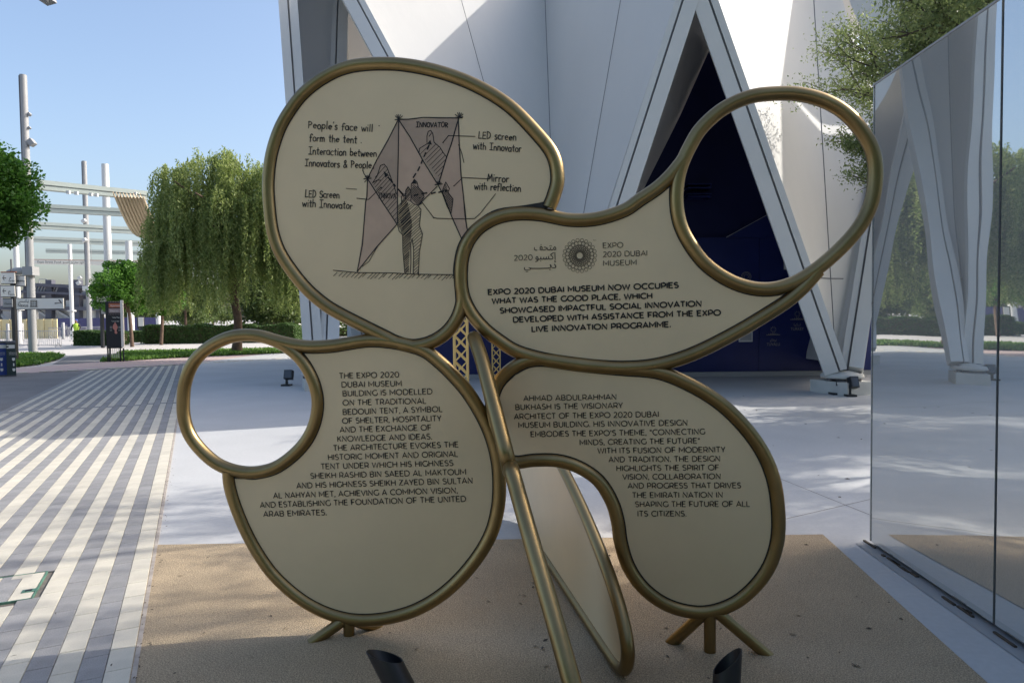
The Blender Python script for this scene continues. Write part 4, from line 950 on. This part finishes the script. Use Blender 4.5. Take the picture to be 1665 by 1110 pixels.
c = Dp(203, 468, 43); leafy('round_tree', 'round clipped green tree behind the black totem', (c.x+.35, 43, 0), tuple(c), (1.9, 1.8, 1.45), 30000, .085, 'round', 90, .5, 4)
c = Dp(262, 480, 46); leafy('round_tree', 'smaller round tree between the clipped tree and the weeping tree', (c.x-.1, 46, 0), tuple(c), (1.3, 1.3, 1.3), 14000, .085, 'round', 50, .45, 5)
for i, (px, py, Y, rx, rz, s_, lab) in enumerate(((300, 490, 80, 4.0, 2.6, 6, 'pale hazy tree far behind the weeping tree, left of its trunk'), (345, 500, 90, 5, 2.6, 7, 'distant low tree behind the weeping tree trunk'), (440, 478, 52, 2.7, 2.6, 8, 'dark bushy tree behind the hedge right of the weeping tree trunk'),
        (520, 486, 56, 3.4, 3.0, 9, 'distant tree showing between the tent leg and the weeping tree'), (238, 500, 95, 4.5, 2.0, 10, 'distant low tree left of the round trees'), (590, 470, 60, 4.5, 4.2, 12, 'dark green tree seen through the tent leg opening'))):
    c = Dp(px, py, Y); leafy('distant_tree', lab, (c.x, Y, 0), tuple(c), (rx, rx*.8, rz), 12000, .15, 'far', 50, 1.1, s_, .18, 'trees in the distance')
# trees left of the frame for the mirror wall, listed but not built
for i, (x, y, z, rx, rz, lab) in enumerate(((-24, 27, 5.2, 3.2, 3.2, 'tall green tree beyond the left edge near the path'), (-17, 40, 5.5, 3.0, 3.4, 'leafy tree behind the masts seen in the mirror wall'), (-31, 38, 5, 3.6, 3.2, 'broad tree far left seen in the mirror wall'))):
    pass
for i, (x, y, lab) in enumerate(((-7.5, -8, 'unseen leafy tree added behind the photographer on the left'), (-1.0, -9.5, 'unseen leafy tree added straight behind the photographer'), (5.0, -8.5, 'unseen leafy tree added behind the photographer on the right'), (11, -7, 'unseen leafy tree added behind the mirror wall far right'))):  # unseen trees added to darken what the bronze tubes reflect
    leafy('leafy_tree', lab, (x, y, 0), (x, y, 3.9), (3.3, 2.6, 2.9), 16000, .17, 'round', 60, 1.2, 40+i, .16, 'unseen trees added behind the photographer')
# hedges
def hedge(a, c, wdt, h, label, n, yoff=0):
    a = G(*a); c = G(*c); d = (c-a); L = d.length; d.normalize(); e = NV((-d.y, d.x, 0))
    if e.y < 0: e = -e
    r_ = np.random.default_rng(int(L*100)); u = r_.random(n)*L; v = r_.random(n)*wdt; z = r_.random(n)*h
    f = r_.integers(0, 3, n); v = np.where(f == 0, r_.random(n)*.12, v); z = np.where(f == 1, h-r_.random(n)*.12, z); u = np.where((f == 2) & (r_.random(n) < .3), np.where(r_.random(n) < .5, 0, L)+r_.normal(size=n)*.1, u)
    wob = .08*np.sin(u*2.1)+.05*np.sin(u*5.3)
    C_ = np.array(a)[None]+np.outer(u, np.array(d))+np.outer(v, np.array(e)); C_[:, 2] = z*(1+wob*.8)
    o = thing('hedge', label, 'hedge', tuple(a), 'clipped hedges along the far path')
    q = MB(); q.box((a+c)/2+e*wdt/2+zz*h*.46, (L-.15, wdt-.15, h*.85), (d, e, zz)); q.build('core', 'soil', o)
    leafmesh('foliage', C_, .07, 'hedge', o, elong=1.6)
hedge((119, 561.5), (180, 561.5), 1.6, .95, 'short dark hedge left of the black totem', 12000)
hedge((205, 556.5), (236, 556), 1.4, .8, 'small lighter hedge just right of the black totem', 6000)
hedge((233, 559), (478, 556), 2.0, 1.25, 'long dark hedge behind the weeping tree', 40000)
hedge((425, 551), (470, 549), 2.0, 1.2, 'pale rounded hedge at the end behind the tent leg', 8000)
hedge((474, 548), (640, 545), 2.0, .8, 'low hedge beyond the tent leg', 12000)

# ================================================================== STREET FURNITURE
def mast(px, top, base, Y, wpx, label, m='steel', groove=True, group='tall masts on the left', name='tall_mast', lean=0):
    if Y is None: g = G(px, base)
    else: g = NV((Dp(px, 540, Y).x, Y, 0))
    r_ = wpx/2/1110*g.y; h = Dp(px, top, g.y).z; o = thing(name, label, 'mast', tuple(g), group)
    MB().tube([g, g+zz*h*.5, g+zz*h], [r_*1.08, r_, r_*.92], 18).build('pole', m, o)
    MB().tube([g, g+zz*.06], r_*1.8, 14).build('base_plate', m, o)
    if groove: MB().box(g+NV((-r_*.55, -r_*.83, h/2)), (r_*.22, r_*.2, h*.99)).build('cable_track', 'steeld', o)
    return o, g, r_, h
o, g, r_, h = mast(54, 122, 577, None, 11.5, 'thick grey mast with cameras beside the leafy tree')
for py, s_ in ((186, .13), (208, .10), (232, .26)):
    z = Dp(54, py, g.y).z; MB().box((g.x+r_+s_*.5, g.y, z), (s_, s_, s_*1.2), (NV((.8, 0, .6)), NV((0, 1, 0)), NV((-.6, 0, .8)))).build('camera_box', 'steel', o)
z = Dp(54, 441, g.y).z; MB().box((g.x+.1, g.y-.1, z), (.5, .5, .42)).build('clamp_box', 'steel', o)
q = MB(); q.tube([NV((g.x-.2, g.y-.1, z)), NV((g.x-.45, g.y-.1, z)), NV((g.x-.75, g.y-.15, z-.02)), NV((g.x-.98, g.y-.2, z-.05))], [.14, .20, .17, .10], 12); q.build('speaker_horn', 'steel', o)
o, g, r_, h = mast(146, 262, 0, 58, 7.5, 'slim grey mast with small spotlights behind the hedge')
for py, dx in ((342, 0), (360, 0), (375, .3), (391, 0), (452, -.5), (460, -.6)):
    z = Dp(146, py, g.y).z; MB().box((g.x+dx, g.y-r_-.12, z), (.34, .24, .26), (NV((.8, 0, .5)), NV((0, 1, 0)), NV((-.5, 0, .8)))).build('spotlight', 'white', o)
z = Dp(146, 469, g.y).z; MB().box((g.x+.05, g.y-.3, z), (.5, .4, .4)).build('clamp_box', 'white', o)
o, g, r_, h = mast(179.5, 267, 0, 49, 11.5, 'stout white column of the shade structure rising behind the totem', 'white', False)
z = Dp(170, 473, 49).z; MB().box((g.x-.75, g.y-.2, z), (.6, .3, .32), (NV((.95, 0, -.3)), NV((0, 1, 0)), NV((.3, 0, .95)))).build('floodlight_head', 'white', o); MB().bar((g.x, g.y-.2, z), (g.x-.5, g.y-.2, z), .08).build('arm', 'white', o)
# shade structure: pale louvre beams on columns, pleated canvas
sh = thing('shade_structure', 'pale louvre beam shade structure on white columns with gathered beige canvas', 'pergola', (-26, 45, 0))
bz = 8.6
def gb(px, py, z): d = ray(px, py); t_ = (z-EYE.z)/d.z; return EYE+d*t_
BE = [((60, 301), (238, 319)), ((54, 338), (240, 348)), ((50, 366), (246, 377)), ((48, 389), (250, 397)), ((75, 408), (250, 412))]
for a, c in BE:
    P, R2 = gb(*a, bz), gb(*c, bz); hgt = 13/1110*P.y
    hgt = .50 if a != (75, 408) else .42
    e = MB().bar(P, R2, hgt*.46, .5, side=(0, 0, 1)); 
    for v in range(len(e.v)): e.v[v] = (e.v[v][0], e.v[v][1], e.v[v][2]+hgt*.27)
    e.build('louvre_beam', 'beam', sh)
    e = MB().bar(P-zz*hgt*.24, R2-zz*hgt*.24, hgt*.42, .42, side=(0, 0, 1)); e.build('louvre_beam', 'beam', sh)
    MB().bar(P, R2, .06, .40, side=(0, 0, 1)).build('beam_gap', 'beamd', sh)
a = gb(60, 300, bz); c = gb(238, 318, bz)
for t_ in (.30, .37, .50, .55, .92):
    p = a.lerp(c, t_)+NV((0, -.3, -.28 if t_ < .6 else 0)); MB().box(p, (.16, .14, .16)).build('bracket', 'white', sh)
for px, Y, wpx in ((31, 52, 8), (118, 62, 6), (213.5, 60, 10), (258, 66, 7)):
    g = Dp(px, 540, Y); rr = wpx/2/1110*Y; MB().tube([NV((g.x, Y, 0)), NV((g.x, Y, bz))], rr, 14).build('column', 'white', sh)
    MB().box((g.x, Y, 2.6), (rr*3, rr*3, .12)).build('collar', 'white', sh)
# gathered canvas
n1, n2 = 44, 12; P0 = gb(183, 316, bz-.35); P1_ = gb(232, 318, bz-.35); vs = []
E0 = Dp(234, 374, P0.y+13); E1 = Dp(290, 402, P0.y+18)
for j in range(n2+1):
    v = j/n2
    for i in range(n1+1):
        u = i/n1; p = P0.lerp(P1_, u).lerp(E0.lerp(E1, u), v); p.z -= math.sin(v*math.pi)*1.0+(.5*v if v < .2 else .1)*0
        p.z += math.sin(u*math.pi*2*9)*.16; p.y += math.cos(u*math.pi*2*9)*.12; vs.append(p)
q = MB(); q.add(vs, [(j*(n1+1)+i, j*(n1+1)+i+1, (j+1)*(n1+1)+i+1, (j+1)*(n1+1)+i) for j in range(n2) for i in range(n1)], True)
cv = q.build('gathered_canvas', 'canvas', sh)
# hanging direction banner
bn = thing('direction_banner', 'long cream direction banner lettered Expo Street Food under the louvre beams', 'sign', tuple(NV((Dp(150, 427, 60).x, 60, 0))))
pa, pb_ = Dp(42, 425.5, 60), Dp(252, 428.5, 62)
MB().bar(pa, pb_, .40, .12, side=(0, 0, 1)).build('banner_board', 'canvas' if False else 'signface', bn)
MB().bar(pa+zz*.21, pb_+zz*.21, .04, .14, side=(0, 0, 1)).build('banner_edge', 'orange', bn)
for t_ in (.02, .5, .97):
    p = pa.lerp(pb_, t_); MB().bar(p, p+zz*(bz-p.z), .03).build('hanger', 'steel', bn)
q = MB(); nb_ = NV((0, -1, 0))
def btxt(q, s_, x0_, x1_, py, cap, Y=59.9): puttext(q, s_, Dp(x0_, py, Y), Dp(x1_, py+.5, Y), cap/1110*Y, nb_)
btxt(q, 'Expo Street Food', 61, 99, 427.6, 4); btxt(q, '\u2190', 45, 50, 427.5, 5); btxt(q, '\ufeee\ufe92\ufeb4\ufedb\ufe87 \ufeaa\ufef3\ufeae\ufe98\ufeb3 \ufea9\ufeee\ufed3', 102, 136, 427.8, 4); btxt(q, '\u2190 Priority', 217, 246, 429, 4)
q.build('lettering', 'signink', bn)
# lamp head at the top edge
lp = thing('street_lamp', 'street lamp head poking in at the top left edge', 'lamp', (-20.2, 20, 0))
hp = Dp(75, 2, 20)
MB().box(hp+NV((0, 0, .05)), (.30, .5, .09), (NV((.95, 0, .25)), NV((0, 1, 0)), NV((-.25, 0, .95)))).build('lamp_head', 'steel', lp)
MB().tube(smooth([NV((-20.2, 20, 0)), NV((-20.2, 20, 7)), NV((-19.9, 20, 11.1)), NV((-16, 20, 12.2)), hp+NV((-.1, 0, .5)), hp], False, 5), .07, 10).build('pole', 'steel', lp)

# litter bins
def bin_(px0, px1, label, m, lett):
    g = G((px0+px1)/2, 610.5); w_ = (px1-px0)/1110*g.y; o = thing('litter_bin', label, 'bin', tuple(g), 'recycling bins at the left edge')
    MB().box(g+zz*.51, (w_*.96, .5, .98)).build('bin_body', m, o); MB().box(g+zz*1.03, (w_, .54, .07)).build('lid', 'steeld', o)
    MB().box(g+NV((0, -.255, .90)), (w_*.86, .012, .11)).build('label_band', 'signface', o); MB().box(g+zz*.015, (w_*1.0, .54, .03)).build('plinth', 'steeld', o)
    q = MB(); c = g+NV((0, -.262, 0)); 
    for i, z in enumerate((.52, .36, .20)):
        q.box(c+NV((.06, .006, z)), (.07 if i != 1 else .03, .008, .07)); q.box(c+NV((.06, .006, z-.045)), (.035, .008, .02))
    puttext(q, lett, c+NV((-.05, 0, .70)), c+NV((.15, 0, .70)), .035, nf); puttext(q, lett, c+NV((-.05, 0, .65)), c+NV((.15, 0, .65)), .03, nf)
    q.build('symbols', 'signface', o)
    q = MB(); q.box(c+NV((-.08, .002, .90)), (.06, .012, .05)); q.build('band_symbol', 'signink', o); o.rotation_euler.z = .62
bin_(-13, 12.5, 'blue recycling bin at the left edge', 'binblue', 'Recycle'); bin_(13, 25.5, 'dark green black bin right next to the blue bin', 'bingreen', 'Waste')
bin_(-40, -14, 'blue recycling bin cut off outside the left edge', 'binblue', 'Paper') if False else None
# wayfinding post with finger boards
g = G(26, 588); wp = thing('signpost', 'black wayfinding post with cream arrow boards beside the bins', 'signpost', tuple(g))
Yw = g.y; hz_ = Dp(26, 441, Yw).z
MB().box((g.x, Yw, hz_/2), (.14, .14, hz_)).build('post', 'black', wp); MB().tube([NV((g.x-.05, Yw, hz_)), NV((g.x-.05, Yw, hz_+.5))], .03, 8).build('spike', 'steeld', wp)
def fboard(px0, px1, py0, py1, texts, parent, Y, m='signface', back='black', dy=-.12, nm='finger_board'):
    a, c = Dp(px0, py0, Y+dy), Dp(px1, py1, Y+dy); ctr = (a+c)/2; sx, sz = abs(c.x-a.x), abs(a.z-c.z)
    o = MB().box(ctr, (sx, .05, sz)).build(nm, m, parent); MB().box(ctr+NV((0, .03, 0)), (sx+.05, .03, sz+.06)).build('board_back', back, parent)
    q = MB()
    for s_, x0_, x1_, py, cap in texts: puttext(q, s_, Dp(x0_, py, Y+dy-.03), Dp(x1_, py, Y+dy-.03), cap/1110*Y, nf, .01)
    if texts: q.build('lettering', 'signink', o)
    return o
NX = '\ufeb2\ufee8\ufeb4\ufedc\ufef4\ufee7'
fboard(27, 104, 485.5, 501.5, [(NX, 29, 47, 491.5, 5), ('Nexus', 29, 46, 499, 5.6), ('\u2192', 89, 102, 499.5, 14)], wp, Yw)
q = MB(); 
for i in range(3):
    for j in range(3): q.box(Dp(52+3*i, 490.5+3.2*j, Yw-.16), (.035, .01, .04))
for x in (50, 59.5): q.bar(Dp(x, 488.3, Yw-.16), Dp(x, 498.6, Yw-.16), .02, .01)
q.bar(Dp(50, 488.3, Yw-.16), Dp(59.5, 488.3, Yw-.16), .02, .01); q.bar(Dp(48.5, 498.6, Yw-.16), Dp(61, 498.6, Yw-.16), .02, .01); q.build('building_symbol', 'signink', wp)
fboard(1.5, 25, 443.5, 460.5, [('\u2190', 4, 10, 456, 9), ('Garden', 14, 24, 458, 3), ('\ufee1', 15, 18, 453, 4)], wp, Yw); fboard(1.5, 25, 465, 482, [('\u2190', 4, 10, 477, 9), ('Terra', 13, 24, 480, 3), ('\ufee1', 13, 17, 475, 4)], wp, Yw)
fboard(26.5, 41.5, 449, 464.5, [('Mobility', 28, 40, 458, 3)], wp, Yw, dy=.05); fboard(5, 21, 486, 499, [('Gate', 7, 19, 495, 3)], wp, Yw, 'steel', dy=-.10)
MB().box(Dp(14, 442.2, Yw-.14), (.62, .05, .03)).build('orange_edge', 'orange', wp)
# second signpost with boards left of the totem
g = NV((Dp(166.5, 540, 42).x, 42, 0)); w2 = thing('signpost', 'thin dark signpost with small boards just left of the totem', 'signpost', tuple(g))
MB().box((g.x, 42, Dp(166, 482, 42).z/2), (.16, .16, Dp(166, 482, 42).z)).build('post', 'black', w2)
fboard(157.5, 176, 482, 490.5, [('\u2190', 159, 162, 488, 4), ('Zone', 166, 173, 488, 2.5)], w2, 42); fboard(165, 178, 493, 499.5, [('Hall', 167, 174, 498, 2.5)], w2, 42, 'steel'); fboard(165, 178, 502.5, 510, [('Park', 167, 174, 508, 2.5)], w2, 42, 'steel')
# totem
g = G(188, 587.5); tt_ = thing('totem_sign', 'black map totem with orange heading standing on the lawn corner', 'totem', tuple(g)); Yt = g.y; k = Yt/1110
tw = 25*k; ht = Dp(188, 490, Yt).z; lz = Dp(188, 566, Yt).z
MB().box((g.x-.02, Yt, (ht+lz)/2), (tw-.08, .16, ht-lz)).build('panel', 'black', tt_); MB().box((g.x+tw/2-.03, Yt+.02, (ht+lz)/2+.05), (.09, .28, ht-lz)).build('side_fin', 'signface', tt_)
for dx in (-tw/2+.05, -tw/2+.12, tw/2-.13, tw/2-.02): MB().box((g.x+dx, Yt, lz/2), (.045, .10, lz)).build('leg', 'black', tt_)
for i in range(6): MB().box((g.x-.17+i*.07, Yt+.08, lz*.62), (.02, .02, lz*.72)).build('slat', 'signface', tt_)
def tb(px, py, w_, h_, m, nm): MB().box(Dp(px, py, Yt-.09), (w_*k, .012, h_*k)).build(nm, m, tt_)
tb(185.5, 496.5, 18.5, 7, 'orange', 'heading_panel'); tb(185.5, 505, 18.5, 7, 'mauve', 'heading_panel')
q = MB()
for s_, x0_, x1_, py, cap in (('Opportunity', 178, 193, 498, 3), ('District', 178, 190, 506.5, 2.6), ('Venue Map', 181, 191, 517, 2.4), ('\ufea9\ufee3', 191, 194, 517, 2.4), ('You are here', 180, 191, 523, 2)): puttext(q, s_, Dp(x0_, py, Yt-.10), Dp(x1_, py, Yt-.10), cap*k, nf)
for py in (531, 533.5, 537): q.bar(Dp(178, py, Yt-.09), Dp(181, py, Yt-.09), .01, .02); q.bar(Dp(190, py, Yt-.09), Dp(194, py, Yt-.09), .01, .02)
q.build('lettering', 'signface', tt_)
MB().prism([Dp(x, y, Yt-.082) for x, y in ((185.5, 523.5), (188, 528), (189.5, 532), (188, 536), (187.5, 538), (189, 541), (187, 543), (184.8, 541), (185, 537), (182, 533), (182.5, 529))], (0, .01), (0, -1, 0)).build('map_shape', 'salmon', tt_)
q = MB()
for i in range(9): q.bar(Dp(176+2.3*i, 490.5, Yt-.085), Dp(177.2+2.3*i, 490.5, Yt-.085), .03, .02)
for i in range(9): q.bar(Dp(176+2.3*i, 511, Yt-.085), Dp(177.2+2.3*i, 511, Yt-.085), .02, .02)
q.build('trim', 'mauve', tt_)
tt_.rotation_euler.z = .40
# display board beyond
g = NV((Dp(229, 540, 55).x, 55, 0)); db = thing('display_board', 'white framed display board far behind the round tree trunk', 'board', tuple(g))
MB().box(Dp(229, 524, 55), (.55, .1, 1.0)).build('board_frame', 'black', db); MB().box(Dp(229, 523, 54.93), (.42, .03, .72)).build('poster', 'signface', db); MB().box((g.x, 55, .5), (.3, .08, 1.0)).build('leg', 'black', db)

# crowd barriers
def barrier(a, label):
    o = thing('crowd_barrier', label, 'barrier', (0, 0, 0), 'steel crowd barriers by the hoarding'); 
    q = MB(); q.tube([NV((-1.1, 0, .12)), NV((-1.1, 0, 1.05)), NV((1.1, 0, 1.05)), NV((1.1, 0, .12)), ], .022, 6, True); q.build('rail', 'pipe', o)
    q = MB()
    for i in range(1, 17): q.box((-1.1+2.2*i/17, 0, .58), (.018, .018, .93))
    b_ = q.build('bars', 'pipe', o); b_['kind'] = 'stuff'
    for x in (-.9, .9):
        q = MB(); q.tube([NV((x, -.3, 0)), NV((x, -.04, .25)), NV((x, .04, .25)), NV((x, .3, 0))], .02, 5); q.build('foot', 'pipe', o)
    return o
bp_ = barrier(None, 'steel crowd barrier at the far left before the yellow hoarding'); bp_.location = (Dp(-10, 560, 46).x, 46, 0)
for i, (px, Y, lab) in enumerate(((36, 45.5, 'steel crowd barrier between the signpost and the thick mast'), (72, 44, 'steel crowd barrier just right of the thick mast'), (98, 66, 'small steel crowd barrier before the indigo hoarding'), (128, 70, 'steel crowd barrier beside the worker in the green vest'), (152, 72, 'farthest steel crowd barrier behind the short hedge'))):
    copytree(bp_, (Dp(px, 560, Y).x, Y, 0), lab, 'steel crowd barriers by the hoarding')
# bollards
def bol(px, top, Y, lab):
    g = NV((Dp(px, 540, Y).x, Y, 0)); h = Dp(px, top, Y).z; o = thing('bollard', lab, 'bollard', tuple(g), 'grey posts before the hoardings')
    MB().tube([g, g+zz*h*.98, g+zz*h], [.13, .13, .10], 12).build('post', 'steel', o); MB().tube([g, g+zz*.04], .2, 12).build('base', 'steel', o)
for px, top, Y, lab in ((13, 526, 62, 'grey post nearest the signpost before the yellow hoarding'), (36, 525, 60, 'grey post left of the thick mast'), (51.5, 525, 61, 'grey post half hidden by the thick mast'), (103, 524, 64, 'pale post standing before the indigo hoarding')): bol(px, top, Y, lab)
# hoardings
hd = thing('yellow_hoarding', 'corrugated yellow site hoarding at the far left', 'hoarding', (-50, 67, 0))
xa, xb = Dp(-60, 540, 67).x, Dp(93, 540, 67).x; n = 22
for i in range(n):
    x = xa+(xb-xa)*(i+.5)/n; MB().box((x, 67+(.08 if i % 2 else 0), .95), ((xb-xa)/n-.03, .12, 1.9)).build('hoarding_panel', 'yellow', hd)
hd2 = thing('indigo_hoarding', 'dark indigo site hoarding with faint logos behind the worker', 'hoarding', (-45, 76, 0))
xa, xb = Dp(93, 540, 76).x, Dp(262, 540, 76).x; n = 9
for i in range(n): MB().box((xa+(xb-xa)*(i+.5)/n, 76, 1.0), ((xb-xa)/n-.02, .1, 2.0)).build('hoarding_panel', 'purple', hd2)
q = MB(); btxt(q, 'EXPO CITY', 99, 110, 531, 3, 75.9); q.tube([Dp(107+2*math.cos(a), 533+2*math.sin(a), 75.9) for a in [k_*.6 for k_ in range(10)]], .04, 4, True); q.build('lettering', 'signface', hd2)
# building under construction
cb = thing('steel_frame_building', 'unfinished slate grey steel frame building behind the hoardings', 'building', (-85, 115, 0)); Yc = 112
def cx(px, py): return Dp(px, py, Yc)
for px in (0, 22, 42, 82, 127, 160, 175): MB().bar(cx(px, 545), cx(px, 455 if px in (82, 127) else 463), 1.0 if px in (82, 127) else .5).build('column', 'construct', cb)
for y0_, y1_, hh in ((462, 470, .5), (474, 478, .35), (500, 503, .6)): MB().bar(cx(-30 if y0_ > 490 else 38, y0_), cx(170, y0_+6 if y0_ < 490 else y0_+2), hh, 2).build('floor_beam', 'construct', cb)
MB().prism([cx(38, 463), cx(152, 470), cx(152, 498), cx(38, 496)], (-3, -2.5), (0, -1, 0)).build('rear_wall', 'construct', cb)
MB().prism([cx(-40, 505), cx(175, 505), cx(175, 543), cx(-40, 543)], (-6, -5.5), (0, -1, 0)).build('rear_wall', 'steel', cb)
q = MB()
for i in range(10): q.bar(cx(46+i*5, 474), cx(50+i*5, 464), .14)
q.build('truss', 'pipe', cb)['kind'] = 'stuff'
for a, c in (((62, 505), (85, 520)), ((93, 505), (122, 522)), ((112, 466), (120, 482)), ((0, 510), (12, 521)), ((150, 468), (130, 480)), ((20, 488), (42, 470))): MB().bar(cx(*a), cx(*c), .35).build('brace', 'pipe', cb)
for px, py, w_, h_ in ((48, 510, 1.5, 2.5), (102, 512, 2.6, 2), (138, 495, 2.2, 1.8), (72, 488, 1.6, 1.6), (140, 512, 2.4, 2), (108, 496, .9, 1.6), (20, 512, 1.5, 2), (159, 510, 1.6, 2)): MB().box(cx(px, py)+NV((0, .8, 0)), (w_, .5, h_)).build('white_panel', 'white', cb)
q = MB()
for i in range(26):
    x = 40+i*4.7+random.uniform(-1, 1); t0 = 463+(x-40)*.055; q.bar(cx(x, t0), cx(x, t0-random.uniform(2, 6)), .10)
q.bar(cx(42, 460), cx(168, 467), .08); q.bar(cx(64, 454), cx(76, 454), .1); q.bar(cx(64, 454), cx(64, 462), .1); q.bar(cx(76, 454), cx(76, 462), .1); q.bar(cx(-30, 503), cx(30, 503), .3)
q.build('guard_rail', 'pipe', cb)['kind'] = 'stuff'
MB().prism([cx(-40, 519), cx(140, 519), cx(140, 528), cx(-40, 528)], (1, 1.4), (0, -1, 0)).build('site_screen', 'conc', cb)
# low pavilion far behind the weeping tree
pv = thing('low_pavilion', 'low dark fronted pavilion with white walls behind the hedge', 'building', (-20, 62, 0))
a, c = Dp(425, 505, 62), Dp(480, 505, 62)
MB().box(((a.x+c.x)/2, 64, 1.5), (abs(c.x-a.x), 3, 3)).build('wall', 'steeld', pv); MB().box((c.x-.3, 61.8, 1.6), (1.6, 1, 3.2)).build('white_pier', 'white', pv); MB().box(((a.x+c.x)/2, 63.5, 3.15), (abs(c.x-a.x)+1, 4.5, .25)).build('roof', 'conc', pv)
MB().box((c.x-.5, 61.25, 1.4), (.5, .1, .5)).build('window', 'glass', pv)

# worker in a green vest
g = NV((Dp(124.5, 548, 52).x, 52, 0)); pe = thing('person', 'worker in green hi-vis vest and blue headwear behind the short hedge', 'person', tuple(g))
def P_(x, y, z): return g+NV((x, y, z))
q = MB()
q.tube([P_(-.10, 0, 0.03), P_(-.11, 0, .5), P_(-.09, 0, .9)], [.055, .075, .10], 10); q.tube([P_(.12, .1, .03), P_(.11, .05, .5), P_(.09, 0, .9)], [.055, .075, .10], 10)
q.build('trousers', 'dark', pe)
q = MB(); q.tube([P_(0, 0, .82), P_(0, 0, 1.0), P_(0, 0, 1.25), P_(0, 0, 1.42), P_(0, 0, 1.50)], [.17, .17, .21, .20, .08], 14); q.build('vest', 'hivis', pe)
q = MB(); 
for s_ in (-1, 1): q.tube([P_(.2*s_, 0, 1.42), P_(.34*s_, -.02, 1.18), P_(.30*s_, -.15, .98), P_(.29*s_, -.18, .92)], [.065, .055, .045, .03], 10)
q.build('sleeves', 'dark', pe)
q = MB(); q.tube([P_(0, 0, 1.46), P_(0, 0, 1.53), P_(0, -.01, 1.58), P_(0, -.01, 1.66), P_(0, -.01, 1.73), P_(0, 0, 1.76)], [.055, .055, .085, .10, .08, .02], 12); q.build('head', 'skin', pe)
q = MB(); q.tube([P_(0, .02, 1.60), P_(0, .02, 1.68), P_(0, .01, 1.76), P_(0, .01, 1.80)], [.09, .115, .10, .03], 12); q.build('headwear', 'blue', pe)
